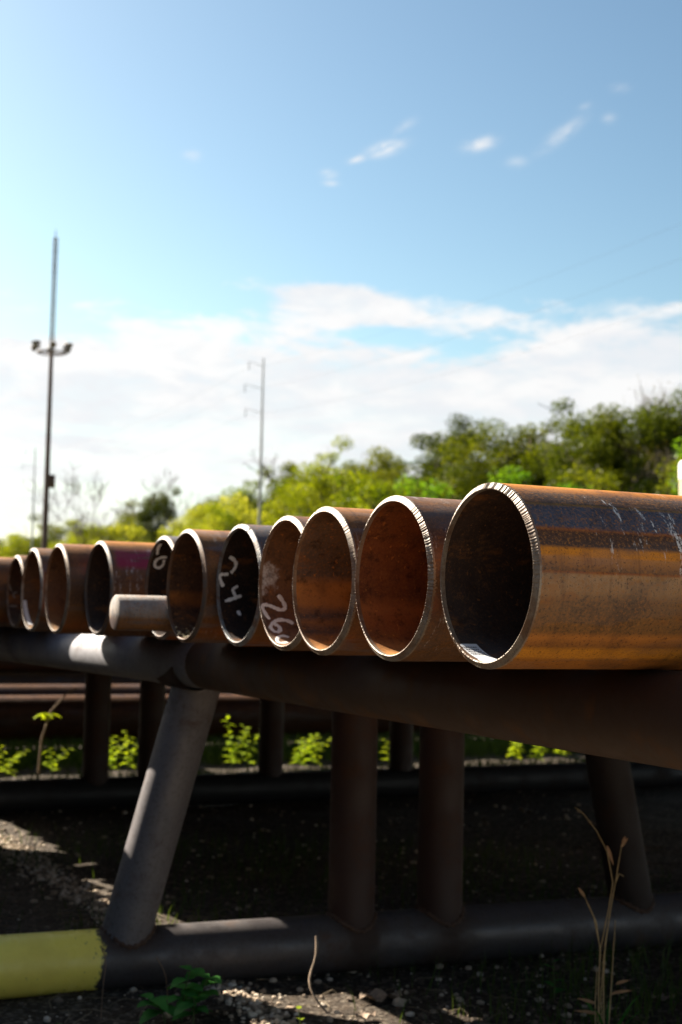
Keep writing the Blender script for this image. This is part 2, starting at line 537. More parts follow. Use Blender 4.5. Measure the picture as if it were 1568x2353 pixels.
# insides (top -> bottom)
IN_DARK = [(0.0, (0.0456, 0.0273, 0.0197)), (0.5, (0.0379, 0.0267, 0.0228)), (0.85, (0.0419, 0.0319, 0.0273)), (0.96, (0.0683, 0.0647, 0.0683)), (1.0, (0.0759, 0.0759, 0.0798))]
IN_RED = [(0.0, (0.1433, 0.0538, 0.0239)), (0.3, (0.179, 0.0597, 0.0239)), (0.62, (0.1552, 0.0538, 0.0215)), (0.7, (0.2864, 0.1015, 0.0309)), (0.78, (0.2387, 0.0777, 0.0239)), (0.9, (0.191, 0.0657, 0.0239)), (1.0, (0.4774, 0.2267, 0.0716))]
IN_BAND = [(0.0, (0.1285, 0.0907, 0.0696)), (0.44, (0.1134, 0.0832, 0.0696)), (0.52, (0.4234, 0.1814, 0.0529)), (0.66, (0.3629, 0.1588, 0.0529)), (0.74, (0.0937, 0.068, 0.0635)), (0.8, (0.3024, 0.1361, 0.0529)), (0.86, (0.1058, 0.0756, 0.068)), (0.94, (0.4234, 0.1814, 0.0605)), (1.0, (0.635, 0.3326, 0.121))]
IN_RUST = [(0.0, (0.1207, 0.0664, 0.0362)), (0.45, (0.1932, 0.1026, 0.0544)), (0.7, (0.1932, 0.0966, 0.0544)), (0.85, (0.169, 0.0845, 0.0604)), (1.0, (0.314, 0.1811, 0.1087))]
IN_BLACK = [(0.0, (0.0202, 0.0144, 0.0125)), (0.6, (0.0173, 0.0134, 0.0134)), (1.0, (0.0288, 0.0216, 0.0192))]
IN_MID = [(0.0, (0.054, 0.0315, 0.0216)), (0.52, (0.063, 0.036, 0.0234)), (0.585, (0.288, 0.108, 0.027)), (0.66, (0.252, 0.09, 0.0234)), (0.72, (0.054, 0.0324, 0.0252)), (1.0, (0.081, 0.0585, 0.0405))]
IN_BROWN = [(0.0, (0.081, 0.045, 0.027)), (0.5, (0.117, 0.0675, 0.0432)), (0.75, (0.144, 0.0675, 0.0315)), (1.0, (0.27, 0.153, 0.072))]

chalk_m = mat_plain('white_chalk', (0.93, 0.92, 0.90), 0.95, 0, 200.0, 0.25)
chalk_dim = mat_plain('faded_chalk', (0.26, 0.22, 0.18), 0.95, 0, 200.0, 0.45)
paper_m = mat_plain('white_label_paper', (0.72, 0.74, 0.78), 0.6, 0, 60.0, 0.10)
ink_m = mat_plain('label_print', (0.03, 0.03, 0.035), 0.7)

# ------------------------------------------------------------------ pipes
PR, PT, BEV, ZB = 0.2032, 0.0140, 0.0090, 1.53
ZC = ZB + PR


def pipe_body_mesh(name, length, mats, segs=128, R=PR, T=PT):
    mb = MB()
    ang = [2 * math.pi * k / segs for k in range(segs)]
    ring = lambda x, r: [(x, -r * math.sin(a), r * math.cos(a)) for a in ang]
    xs = [BEV, 0.1, 0.4, 1.0, 2.5, length]
    mb.grid([ring(x, R) for x in xs], close_v=True, mi=0)
    xs = [0.001, 0.1, 0.4, 1.0, 2.5, length]
    mb.grid([ring(x, R - T) for x in xs], close_v=True, mi=1, flip=True)
    mb.grid([ring(length, R), ring(length, R - T)], close_v=True, mi=0)
    return mb.mesh(name, mats)


def rim_mesh(name, mat, seed, teeth=170, per=4, rough=1.0, R=PR, T=PT):
    """bevelled, torch-cut mouth with its grinding teeth"""
    rnd = random.Random(seed)
    n = teeth * per
    ri = R - T
    amp = [rnd.uniform(0.25, 1.0) for _ in range(teeth)]
    pat = [0.0, 1.0, 0.75, 0.25]
    # slow sectors where the marks are deeper or smoother
    ph = [rnd.uniform(0, 6.28) for _ in range(3)]
    rows = [[] for _ in range(7)]
    wid = [rnd.uniform(0.45, 1.75) for _ in range(teeth)]           # uneven strokes of the grinder
    cum = [0.0]
    for w_ in wid:
        cum.append(cum[-1] + w_)
    for k in range(n):
        q_ = k // per
        a = 2 * math.pi * (cum[q_] + wid[q_] * (k % per) / per) / cum[-1]
        sect = 0.60 + 0.42 * math.sin(2 * a + ph[0]) + 0.30 * math.sin(5 * a + ph[1]) + 0.2 * math.sin(11 * a + ph[2])
        d = amp[k // per] * pat[k % per] * max(0.15, sect) * rough
        j = rnd.uniform(-0.4, 0.4) * rough
        for q, (r, x, w) in enumerate(((ri - 0.0006, 0.012, 0), (ri - 0.0008, 0.0015 + 0.0010 * d, 0), (ri + 0.0015, 0.0 + 0.0008 * d, 0.6),
                                        (ri + 0.0045, 0.0024, 1.0), (ri + 0.0092, 0.0057, 1.0),
                                        (R + 0.0004 - 0.0007 * d, BEV - 0.0006, 0.6), (R + 0.0007, BEV + 0.004 + 0.004 * d, 0.0))):
            xx = x + w * (0.0019 * d + 0.0004 * j)
            rows[q].append((xx, -r * math.sin(a), r * math.cos(a)))
    mb = MB()
    mb.grid(rows, close_v=True, flip=True)
    return mb.mesh(name, mat, smooth=False)


def wall_pt(x, th, dr=0.0):
    """point on the inner wall; th degrees from the bottom towards the far side (+Y)"""
    r = PR - PT - dr
    return (x, r * math.sin(R_(th)), -r * math.cos(R_(th)))


def chalk(parent, strokes, mat, w=0.0042, name='chalk_mark'):
    rnd = random.Random(5)
    mb = MB()
    for st in strokes:
        # resample
        pts = []
        for (x0, t0), (x1, t1) in zip(st[:-1], st[1:]):
            k = max(2, int(4))
            for i in range(k):
                f = i / k
                pts.append((x0 + (x1 - x0) * f, t0 + (t1 - t0) * f))
        pts.append(st[-1])
        for _ in range(2):
            pts = [pts[0]] + [((a[0] + 2 * b[0] + c[0]) / 4, (a[1] + 2 * b[1] + c[1]) / 4) for a, b, c in zip(pts, pts[1:], pts[2:])] + [pts[-1]]
        L, Rr, T0 = [], [], []
        kdeg = math.degrees(1 / (PR - PT))
        for i, p in enumerate(pts):
            a, b = pts[max(0, i - 1)], pts[min(len(pts) - 1, i + 1)]
            dx, dt = b[0] - a[0], (b[1] - a[1]) / kdeg
            l = math.hypot(dx, dt) + 1e-9
            nx, nt = -dt / l, dx / l
            ww = w * rnd.uniform(0.75, 1.25) * (0.7 if i in (0, len(pts) - 1) else 1)
            L.append(wall_pt(p[0] + nx * ww, p[1] + nt * ww * kdeg, 0.0004))
            T0.append(wall_pt(p[0], p[1], 0.0012))
            Rr.append(wall_pt(p[0] - nx * ww, p[1] - nt * ww * kdeg, 0.0004))
        mb.grid([L, T0, Rr])
    return mb.build(name, mat, parent)


def wall_patch(parent, name, mat, x0, x1, t0, t1, dr=0.0006, n=8, shear=0.0):
    mb = MB()
    P = []
    for i in range(n + 1):
        f = i / n
        t = t0 + (t1 - t0) * f
        P.append([wall_pt(x0 + shear * f + (x1 - x0) * q, t, dr) for q in (0, 0.5, 1)])
    mb.grid(P)
    return mb.build(name, mat, parent)


GRP = 'rusty steel pipes laid side by side on the rack'
PIPES = [
    # X, Y, outer palette, inner palette, label, options
    (1.643, 2.651, BIG, IN_DARK, 'nearest and largest looking pipe, orange banded side and white sticker inside its mouth',
     dict(scale_amt=0.15, white=1.0, wx=(0.13, 0.50), streak=0.018, speck=0.65), dict(streak=0.05, speck=0.15), (0.235, 0.195, 0.15)),
    (1.642, 3.088, BRN2, IN_RED, 'pipe with glowing red rust inside, directly left of the nearest pipe',
     dict(scale_amt=0.2, white=0.5), dict(streak=0.04, speck=0.3), (0.22, 0.18, 0.14)),
    (1.662, 3.526, BRN1, IN_BAND, 'pipe with grey upper and orange banded lower inner wall, no writing',
     dict(scale_amt=0.3, white=0.2), dict(streak=0.05, speck=0.35), (0.24, 0.19, 0.14)),
    (1.728, 3.933, BRN2, IN_RUST, 'pipe with white powder patch and chalk figures 262 on its rusty inner wall',
     dict(scale_amt=0.3, white=0.2), dict(streak=0.08, speck=0.35, powder=(0.012, 0.180, 0.018, 0.060)), (0.24, 0.19, 0.14)),
    (1.772, 4.413, GRY1, IN_BLACK, 'pipe with blackish inner wall chalked 24 and a dot',
     dict(scale_amt=0.5), dict(streak=0.06, speck=0.10), (0.22, 0.24, 0.25)),
    (1.732, 4.820, BRN1, IN_MID, 'pipe with one orange stripe across its dark inner wall, right of the round bar',
     dict(scale_amt=0.4, white=0.15), dict(streak=0.02, speck=0.2), (0.10, 0.075, 0.06)),
    (1.815, 5.322, GRY1, IN_BLACK, 'mostly hidden pipe behind the protruding round bar, chalked 6 inside',
     dict(scale_amt=0.5), dict(streak=0.06, speck=0.10), (0.12, 0.115, 0.115)),
    (1.735, 5.920, BRN3, IN_DARK, 'pipe with faded magenta paint along its side, left of the round bar',
     dict(scale_amt=0.1, white=0.6, paint=(0.070, 0.175, 0.015, 1.0, (0.25, 0.022, 0.060))), dict(streak=0.05, speck=0.12), (0.10, 0.088, 0.082)),
    (1.665, 6.335, BRN1, IN_BROWN, 'plain brown pipe between the magenta painted pipe and the one holding a pale strip',
     dict(scale_amt=0.2), dict(streak=0.06, speck=0.2), (0.26, 0.20, 0.15)),
    (1.690, 6.900, BRN2, IN_BROWN, 'pipe with a long pale label strip inside its mouth, second from the left edge',
     dict(scale_amt=0.4, white=0.5), dict(streak=0.06, speck=0.2, dark=0.9), (0.32, 0.29, 0.25)),
    (1.850, 7.920, BRN2, IN_MID, 'leftmost pipe with its mouth in view, faint chalk marks in its dark bore',
     dict(scale_amt=0.5, white=0.4), dict(streak=0.05, speck=0.12), (0.24, 0.18, 0.13)),
]
LENS = 10.6
pipes = []
for i, (X, Y, po, pi_, lab, ko, ki, tint) in enumerate(PIPES):
    mo = mat_rust('rusty_outer_wall', po, 1.0 + i * 1.37, **ko)
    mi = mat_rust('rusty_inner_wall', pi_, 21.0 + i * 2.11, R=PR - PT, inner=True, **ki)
    body = link('steel_pipe', pipe_body_mesh('steel_pipe', LENS + 0.1 * ((i * 7) % 5), [mo, mi], 160), None, (X, Y, ZC))
    tag(body, lab, 'pipe', GRP)
    link('bevelled_mouth', rim_mesh('bevelled_mouth', mat_steel_cut('torch_cut_steel', tint, i * 1.3), 40 + i,
                                    172 if i < 5 else 120, 4, 1.35 if i < 3 else (1.0 if i < 5 else 0.5)), body)
    pipes.append(body)

# chalk writing on the inner walls: (metres from the mouth, degrees up from the bottom)
chalk(pipes[4], [[(.034, 121.8), (.050, 119.5), (.064, 115.1), (.065, 110.7), (.058, 106.3), (.050, 103.7)],
                 [(.042, 102.4), (.025, 101.7), (.011, 102.1), (.009, 98.2), (.019, 92.6), (.026, 89.0)],
                 [(.080, 90.1), (.059, 86.6), (.067, 81.4), (.075, 76.7)],
                 [(.093, 79.9), (.061, 76.6), (.030, 73.5)]], chalk_m, 0.0060)
chalk(pipes[4], [[(.074, 63.2), (.077, 60.0), (.080, 57.6)]], chalk_m, 0.0060)
chalk(pipes[3], [[(.066, 79.6), (.076, 76.2), (.085, 71.3), (.088, 66.5), (.074, 64.4), (.059, 65.5), (.039, 68.5), (.019, 70.0), (.006, 68.3), (.009, 64.3), (.016, 59.3), (.026, 54.1)]], chalk_m, 0.0064)
chalk(pipes[3], [[(.102, 49.0), (.092, 52.3), (.067, 54.0), (.045, 52.8), (.025, 47.5), (.019, 43.4), (.027, 38.3), (.042, 37.5), (.052, 42.5), (.048, 47.0), (.036, 48.1)]], chalk_m, 0.0064)
chalk(pipes[3], [[(.047, 18.7), (.029, 16.3), (.012, 16.1), (.020, 25.7), (.036, 31.2), (.056, 31.9), (.066, 29.1)]], chalk_m, 0.0064)
chalk(pipes[6], [[(.073, 131.2), (.052, 131.4), (.031, 127.2), (.027, 120.9), (.036, 116.0), (.054, 115.8), (.066, 120.3), (.064, 127.7)]], chalk_m, 0.0060)
chalk(pipes[6], [[(.021, 158.2), (.020, 147.4), (.028, 135.3)]], chalk_m, 0.0060)
chalk(pipes[10], [[(.060, 89.9), (.042, 88.0), (.036, 83.0), (.052, 79.7)]], chalk_dim, 0.0040)
chalk(pipes[10], [[(.012, 104.2), (.018, 96.3), (.030, 90.8)]], chalk_dim, 0.0040)
chalk(pipes[10], [[(.015, 64.9), (.060, 64.5)]], chalk_dim, 0.0040)
# printed labels
st = wall_patch(pipes[0], 'sticker', paper_m, 0.006, 0.052, 36.5, 3.0, shear=0.016)
mbp = MB()
rnd = random.Random(3)
for row in range(5):
    t = 33.0 - row * 2.6
    x = 0.012 + row * 0.0016
    while x < 0.046 + row * 0.0016:
        w = rnd.choice((0.0022, 0.0034, 0.0046))
        mbp.grid([[wall_pt(x, t, 0.0010), wall_pt(x + w, t, 0.0010)], [wall_pt(x + 0.0005, t - 1.15, 0.0010), wall_pt(x + w + 0.0005, t - 1.15, 0.0010)]])
        x += w + 0.0014
mbp.build('printed_lines', ink_m, st, smooth=False)
wall_patch(pipes[9], 'label_strip', paper_m, 0.004, 0.026, 74.0, 24.0, n=14, shear=0.012)
wall_patch(pipes[0], 'paper_scrap', paper_m, 0.006, 0.030, 13.0, -8.0, dr=0.0005, shear=0.004)
# crusty dirt lying in one mouth
mb = MB()
rnd = random.Random(8)
for k in range(120):
    x, th = rnd.uniform(0.005, 0.11), rnd.gauss(12, 16)
    if th > 40:
        continue
    r = rnd.uniform(0.004, 0.009)
    c = Vector(wall_pt(x, th, 0.001))
    mb.add([c + Vector((rnd.uniform(-1, 1), rnd.uniform(-1, 1), rnd.uniform(-.2, 1))).normalized() * r for _ in range(6)],
           [(0, 1, 2), (0, 2, 3), (1, 3, 4), (2, 4, 5), (0, 3, 5), (1, 2, 5), (0, 4, 5)])
o = mb.build('dried_mud_crumbs', mat_plain('dried_mud', (0.42, 0.37, 0.26), 0.95, 0, 60, 0.6), pipes[5], smooth=False)

# the rest of the row and the rack across the aisle: out of the frame, but they throw the shade
mo = mat_rust('rusty_outer_wall', BRN1, 55.0, scale_amt=0.3)
mi = mat_rust('rusty_inner_wall', IN_BROWN, 57.0, R=PR - PT)
far_me = pipe_body_mesh('steel_pipe', LENS, [mo, mi], 48)
rim_me = rim_mesh('bevelled_mouth', mat_steel_cut('torch_cut_steel', (0.5, 0.42, 0.34), 9.0), 77, 60, 4, 0.4)
rnd = random.Random(12)


def plain_pipe(X, Y, label, group, flip=False):
    b = link('steel_pipe', far_me, None, (X, Y, ZC))
    if flip:
        b.rotation_euler.z = math.pi
    tag(b, label, 'pipe', group)
    link('bevelled_mouth', rim_me, b)


plain_pipe(2.16, 7.42, 'pipe pushed back, hidden just left of the leftmost mouth in view', GRP)
for k in (*range(17), *range(20, 25)):
    plain_pipe(1.66 + rnd.uniform(-0.06, 0.10), 8.34 + 0.4125 * k, 'rusty pipe of the same row, beyond the left edge of the photo', GRP)
for k in range(21):
    Yk = 6.95 + 0.4125 * k
    Xe = {5: 1.24, 6: 1.28, 7: 1.31, 8: 1.35, 9: 1.41, 10: 1.50, 11: 1.62}.get(k, 1.20 + rnd.uniform(-0.03, 0.03))
    plain_pipe(Xe, Yk, 'rusty pipe on the neighbouring rack across the aisle, beyond the left edge', 'pipes on the neighbouring rack', flip=True)

# solid round bar resting between the pipes
mb = MB()
BR = 0.066
prof = []
segs = 40
for x, r in ((0.0, 0.0), (0.0, BR - 0.006), (0.006, BR), (0.3, BR), (4.0, BR), (4.0, 0.0)):
    prof.append([(x, -r * math.sin(2 * math.pi * k / segs), r * math.cos(2 * math.pi * k / segs)) for k in range(segs)])
mb.grid(prof, close_v=True)
bar = mb.build('round_bar', mat_rust('weathered_bar', [(0.0, (0.36, 0.34, 0.32)), (0.35, (0.30, 0.28, 0.265)), (0.58, (0.25, 0.23, 0.21)), (0.68, (0.20, 0.11, 0.055)), (1.0, (0.20, 0.10, 0.045))], 91.0, R=BR, streak=0.12, speck=0.55, scale_amt=0.6),  # brown lower stops hold rust plus light bounced from below
                loc=(1.555, 5.071, 1.632))
tag(bar, 'short grey solid round bar sticking out between two pipe mouths', 'metal bar')

# ------------------------------------------------------------------ welded pipe rack
PO = 0.1095
rack = empty('pipe_rack', (3.0, 6.1, 0), 'dark welded tube rack with slanted braces and yellow foot end, carrying the pipe row', 'pipe rack')
RK = Vector((3.0, 6.1, 0))


def rod(name, a, b, r, mat, n=48, wall=None):
    """round tube from a to b, its object origin at the middle with local X along the tube"""
    a, b = Vector(a), Vector(b)
    L = (b - a).length
    mb = MB()
    xs = [-L / 2, -L / 2 + 0.02, 0, L / 2 - 0.02, L / 2]
    ring = lambda x, rr: [(x, rr * math.cos(2 * math.pi * k / n), rr * math.sin(2 * math.pi * k / n)) for k in range(n)]
    mb.grid([ring(x, r) for x in xs], close_v=True)
    if wall:
        for s in (-1, 1):
            P = [ring(s * L / 2, r), ring(s * L / 2, r - wall), ring(s * (L / 2 - 0.5), r - wall), ring(s * (L / 2 - 0.5), 0.001)]
            mb.grid(P, close_v=True, flip=(s > 0))
    else:
        for s in (-1, 1):
            mb.grid([ring(s * L / 2, r), ring(s * L / 2, 0.0005)], close_v=True, flip=(s > 0))
    o = mb.build(name, mat, rack)
    mid = (a + b) / 2
    q = (b - a).to_track_quat('X', 'Z')
    o.rotation_mode = 'QUATERNION'
    o.rotation_quaternion = q
    o.location = mid - RK
    return o


def collar(o_name, c, axis, r_in, r_out, mat, parent=None, lumps=26, seed=1):
    """lumpy weld bead round a tube where it is joined: c centre, axis direction"""
    axis = Vector(axis).normalized()
    s = axis.cross(Vector((0, 1, 0.13))).normalized()
    t = axis.cross(s)
    rnd = random.Random(seed)
    return s, t


# weld bead that follows the saddle between an upright tube and the foot
def saddle_bead(x0, slope, foot_y, foot_r, tube_r, foot_z, mat, seed, parent):
    rnd = random.Random(seed)
    pts, rad = [], []
    n = 64
    for k in range(n + 1):
        a = 2 * math.pi * k / n
        dy = tube_r * math.sin(a)
        zz = foot_z + math.sqrt(max(0.0, foot_r ** 2 - dy ** 2))
        x = x0 + slope * (zz - foot_z) + tube_r * math.cos(a)
        pts.append((x - RK.x, foot_y(x0) + dy - RK.y, zz))
        rad.append(0.011 + 0.004 * math.sin(k * 2.2) + rnd.uniform(-0.001, 0.002))
    mb = MB()
    mb.tube(pts, rad, 7, caps=False)
    return mb.build('weld_bead', mat, parent)


FR = 0.132
footy = lambda x: 6.19 - 0.070 * (x - 1.43)
FZ = 0.112
m_foot = mat_painted('foot_steel', (0.080, 0.073, 0.076), (0.070, 0.036, 0.020), 2.0, 0.42, 0.42, 4.0, metal=0.35,
                     end_paint=(-2.15, (0.97, 0.80, 0.15)),
                     welds=((-2.02, 0, 0.12, 0.20), (-0.94, 0.0, 0.0, 0.22), (-0.48, 0.0, 0.0, 0.22)))
m_post = mat_painted('post_steel', (0.034, 0.014, 0.010), (0.055, 0.022, 0.011), 5.0, 0.6, 0.6, 5.0)
m_brace = mat_painted('brace_steel', (0.135, 0.126, 0.135), (0.075, 0.040, 0.026), 8.0, 0.50, 0.34, 6.0, metal=0.25)
m_beamr = mat_painted('beam_steel_rusty', (0.060, 0.034, 0.021), (0.125, 0.058, 0.022), 11.0, 0.6, 0.6, 5.0)
m_beaml = mat_painted('beam_steel_grey', (0.30, 0.30, 0.33), (0.10, 0.08, 0.07), 14.0, 0.55, 0.22, 5.0, metal=0.6)
m_weld = mat_painted('weld_steel', (0.075, 0.040, 0.024), (0.050, 0.024, 0.014), 17.0, 0.7, 0.7, 20.0)

foot = rod('foot_tube', (-0.6, footy(-0.6), FZ), (8.6, footy(8.6), FZ), FR, m_foot, 72, 0.012)
rod('beam', (2.095, 2.05, 1.42), (2.195, 5.76, 1.42), PO, m_beamr, 72, 0.010)
rod('beam', (2.195, 5.775, 1.42), (1.72, 18.4, 1.42), PO, m_beaml, 72, 0.010)
rod('beam', (4.42, 2.43, 1.42), (4.42, 18.4, 1.42), PO, m_beamr, 40, 0.010)
rod('beam', (9.2, 2.43, 1.42), (9.2, 18.4, 1.42), PO, m_beamr, 40, 0.010)
rod('header', (2.32, footy(2.32), 1.405), (4.30, footy(4.3), 1.405), 0.100, m_post, 40)
BL0, BL1 = (1.955, footy(1.955), 0.10), (2.285, footy(2.28) - 0.05, 1.40)
rod('brace', BL0, BL1, PO, m_brace, 64)
rod('brace', (4.63, footy(4.63), 0.10), (4.36, footy(4.36), 1.40), PO, mat_painted('brace_steel_shaded', (0.018, 0.010, 0.008), (0.03, 0.014, 0.009), 29.0, 0.7, 0.5, 5.0), 48)  # near-black copy of the brace steel, shade put into its colour
for px in (3.06, 3.52):
    rod('post', (px, footy(px), 0.10), (px, footy(px), 1.40), PO, m_post, 64)
saddle_bead(1.965, (BL1[0] - BL0[0]) / 1.3, footy, FR, PO + 0.002, FZ, m_weld, 3, rack)
for px, sd in ((3.06, 4), (3.52, 5)):
    saddle_bead(px, 0.0, footy, FR, PO + 0.002, FZ, m_weld, sd, rack)
saddle_bead(4.62, -0.2, footy, FR, PO + 0.002, FZ, m_weld, 6, rack)
# saddle plate clasping the beam at the brace top
mb = MB()
P = []
for yy in (-0.15, 0.15):
    P.append([(2.195 + 0.114 * math.cos(R_(t)) - RK.x, 6.05 + yy - RK.y, 1.42 + 0.114 * math.sin(R_(t))) for t in range(185, 360, 7)])
mb.grid(P)
P2 = [[(p[0] * 1.0, p[1], p[2] - 0.010) for p in row] for row in P]
mb.grid(P2, flip=True)
mb.build('saddle_plate', m_post, rack)
# second trestle, deep under the rack
rod('foot_tube', (-1.0, 11.72, FZ), (9.6, 11.60, FZ), FR, mat_painted('foot_steel_shaded', (0.016, 0.016, 0.019), (0.02, 0.011, 0.008), 23.0, 0.5, 0.5, 3.0), 40)  # dark copy of the foot steel, shade under the rack in its colour
for px in (3.46, 3.94, 5.05, 6.36):
    rod('post', (px, 11.67, 0.10), (px, 11.67, 1.40), PO, m_post, 40)
rod('header', (2.0, 11.67, 1.405), (9.1, 11.60, 1.405), 0.1, m_post, 32)
rod('post', (9.2, footy(8.4), 0.10), (9.2, footy(8.4), 1.40), PO, m_post, 32)

# ------------------------------------------------------------------ ground
mb = MB()
nx = 90
gx = np.concatenate([np.linspace(-2.0, 10.0, 121)])
gy = np.concatenate([np.linspace(3.5, 15.5, 121)])
rng = np.random.default_rng(4)


def gh(x, y):
    return 0.018 * math.sin(x * 2.3 + y * 1.1) * math.cos(y * 1.9 - x * 0.7) + 0.010 * math.sin(x * 7.1 + 1.3) * math.sin(y * 6.3) - 0.012


mb.grid([[(x, y, gh(x, y) * min(1, (x + 2) / 1.0, (10 - x) / 1.0, (y - 3.5) / 1.0, (15.5 - y) / 1.0) + (0 if 0 else 0)) for x in gx] for y in gy])
# the flat far field round the near patch, one sheet
X0, X1, Y0, Y1, B = -2.0, 10.0, 3.5, 15.5, 3000.0
for (xa, xb, ya, yb) in ((-B, B, -B, Y0), (-B, B, Y1, B), (-B, X0, Y0, Y1), (X1, B, Y0, Y1)):
    mb.add([(xa, ya, 0), (xb, ya, 0), (xb, yb, 0), (xa, yb, 0)], [(0, 1, 2, 3)])
ground = mb.build('ground', mat_ground())
tag(ground, 'dark gravelly soil under and around the pipe rack', 'ground', kind='structure')

# loose gravel
mb = MB()
rnd = random.Random(21)
ICO = [(0, 0, 1), (0.89, 0, 0.45), (0.28, 0.85, 0.45), (-0.72, 0.53, 0.45), (-0.72, -0.53, 0.45), (0.28, -0.85, 0.45),
       (0.72, 0.53, -0.45), (-0.28, 0.85, -0.45), (-0.89, 0, -0.45), (-0.28, -0.85, -0.45), (0.72, -0.53, -0.45), (0, 0, -1)]
ICF = [(0, 1, 2), (0, 2, 3), (0, 3, 4), (0, 4, 5), (0, 5, 1), (1, 6, 2), (2, 7, 3), (3, 8, 4), (4, 9, 5), (5, 10, 1),
       (6, 7, 2), (7, 8, 3), (8, 9, 4), (9, 10, 5), (10, 6, 1), (11, 7, 6), (11, 8, 7), (11, 9, 8), (11, 10, 9), (11, 6, 10)]


def stone(mb, c, r):
    s = (r * rnd.uniform(0.7, 1.3), r * rnd.uniform(0.7, 1.3), r * rnd.uniform(0.45, 0.85))
    rot = Matrix.Rotation(rnd.uniform(0, 6.3), 3, 'Z')
    mb.add([Vector(c) + rot @ Vector((p[0] * s[0] * rnd.uniform(.8, 1.15), p[1] * s[1] * rnd.uniform(.8, 1.15), p[2] * s[2])) for p in ICO], ICF)


for k in range(6000):
    y = 4.7 + 9.0 * rnd.random() ** 1.5
    c = 0.45 * y
    x = rnd.uniform(0.16 * y, 0.16 * y + 0.72 * y * 0.85)
    r = 0.004 + 0.020 * rnd.random() ** 5
    stone(mb, (x, y, gh(x, y) + r * 0.25), r)
for (x, y, r) in ((2.35, 7.05, 0.022), (1.62, 6.55, 0.030), (1.72, 6.6, 0.02), (1.5, 6.6, 0.016), (2.9, 8.6, 0.028), (2.0, 5.6, 0.03), (3.3, 6.9, 0.028), (2.98, 5.45, 0.032)):
    stone(mb, (x, y, gh(x, y) + r * 0.3), r)
mg, g = new_mat('gravel_stone')
Pn = g.n('ShaderNodeNewGeometry')
rn = Pn.outputs['Random Per Island']
col = g.ramp(rn, [(0.0, (0.035, 0.026, 0.019)), (0.40, (0.10, 0.074, 0.052)), (0.60, (0.26, 0.20, 0.145)), (0.85, (0.50, 0.40, 0.30)), (1.0, (0.62, 0.55, 0.46))])
finish(g, g.mix(g.step(g.noise(Pn.outputs['Position'], 60, 4, 0.6), 0.45, 0.75, 0.0, 0.5), col, (0.14, 0.105, 0.08)), 0.9)
tag(mb.build('gravel', mg, smooth=False), 'loose gravel and pebbles on the soil', 'gravel', kind='stuff')

mb = MB()  # stones along the sun strip, sunlight boosted by a paler colour
for k in range(2600):
    y = 5.2 + 6.2 * rnd.random()
    x = min(2.62, max(2.12, rnd.gauss(2.36, 0.07))) - 0.02 * (y - 7)*0.2
    r = 0.006 + 0.013 * rnd.random() ** 2
    stone(mb, (x, y, gh(x, y) + r * 0.3), r)
mg2, g = new_mat('sun_paled_stone')
Pn = g.n('ShaderNodeNewGeometry')
col = g.ramp(Pn.outputs['Random Per Island'], [(0.0, (0.09, 0.065, 0.045)), (0.35, (0.30, 0.225, 0.155)), (0.75, (0.62, 0.50, 0.37)), (1.0, (0.74, 0.66, 0.55))])
finish(g, g.mix(g.step(g.noise(Pn.outputs['Position'], 60, 4, 0.6), 0.5, 0.8, 0.0, 0.5), col, (0.16, 0.12, 0.09)), 0.9)
tag(mb.build('sun_paled_gravel', mg2, smooth=False), 'aisle gravel paled in colour to brighten the sunlit strip', 'gravel', kind='stuff')

# dry twigs and straw litter
mb = MB()
for k in range(420):
    y = rnd.uniform(4.5, 8.5)
    x = rnd.uniform(0.2 * y, 0.80 * y)
    L = rnd.uniform(0.04, 0.22)
    a = rnd.uniform(0, 6.28)
    z = gh(x, y) + 0.006
    pts = [(x + math.cos(a) * L * f + 0.02 * math.sin(f * 5 + k), y + math.sin(a) * L * f, z + 0.02 * math.sin(f * 3.1) * rnd.random()) for f in (0, 0.3, 0.6, 1)]
    mb.tube(pts, rnd.uniform(0.0012, 0.0028), 4)
tag(mb.build('straw_litter', mat_plain('dry_straw', (0.20, 0.155, 0.10), 0.9, 0, 30, 0.4)), 'dry straw and twig litter lying on the gravel', 'litter', kind='stuff')

# ------------------------------------------------------------------ grass and weeds
m_grass = mat_leaf('grass_blade', (0.035, 0.075, 0.018), (0.07, 0.11, 0.025), 0.35, 1.5)
m_weed = mat_leaf('weed_leaf', (0.060, 0.135, 0.018), (0.11, 0.19, 0.020), 0.5, 3.0)
m_nettle = mat_leaf('nettle_leaf', (0.055, 0.20, 0.045), (0.08, 0.26, 0.055), 0.35, 6.0, (1.0, 1.1, 0.4))
m_lime = mat_leaf('lime_leaf', (0.30, 0.42, 0.025), (0.38, 0.48, 0.035), 0.62, 3.0)
m_stem = mat_plain('green_stem', (0.08, 0.11, 0.03), 0.7)
m_straw = mat_plain('dry_stalk', (0.52, 0.36, 0.17), 0.8, 0, 40, 0.35)
m_vine = mat_plain('pale_dead_vine', (0.42, 0.31, 0.22), 0.85, 0, 40, 0.3)


def blades(n, region, h0, h1, w, seed):
    rng = np.random.default_rng(seed)
    out = []
    for k in range(n):
        x, y = region(rng)
        h = rng.uniform(h0, h1)
        a = rng.uniform(0, 6.28)
        lean = rng.uniform(0.1, 0.6) * h
        b = rng.uniform(0, 6.28)
        ww = w * rng.uniform(0.6, 1.3)
        z = gh(x, y) if (-1 < x < 9 and 4.5 < y < 14.5) else 0.0
        p0 = np.array((x, y, z - 0.005))
        s = np.array((math.cos(a), math.sin(a), 0)) * ww
        tip = p0 + np.array((math.cos(b) * lean, math.sin(b) * lean, h))
        mid = p0 + np.array((math.cos(b) * lean * 0.35, math.sin(b) * lean * 0.35, h * 0.6))
        out.append([p0 - s, p0 + s, mid + s * 0.7, mid - s * 0.7])
        out.append([mid - s * 0.7, mid + s * 0.7, tip + s * 0.08, tip - s * 0.08])
    return np.array(out)


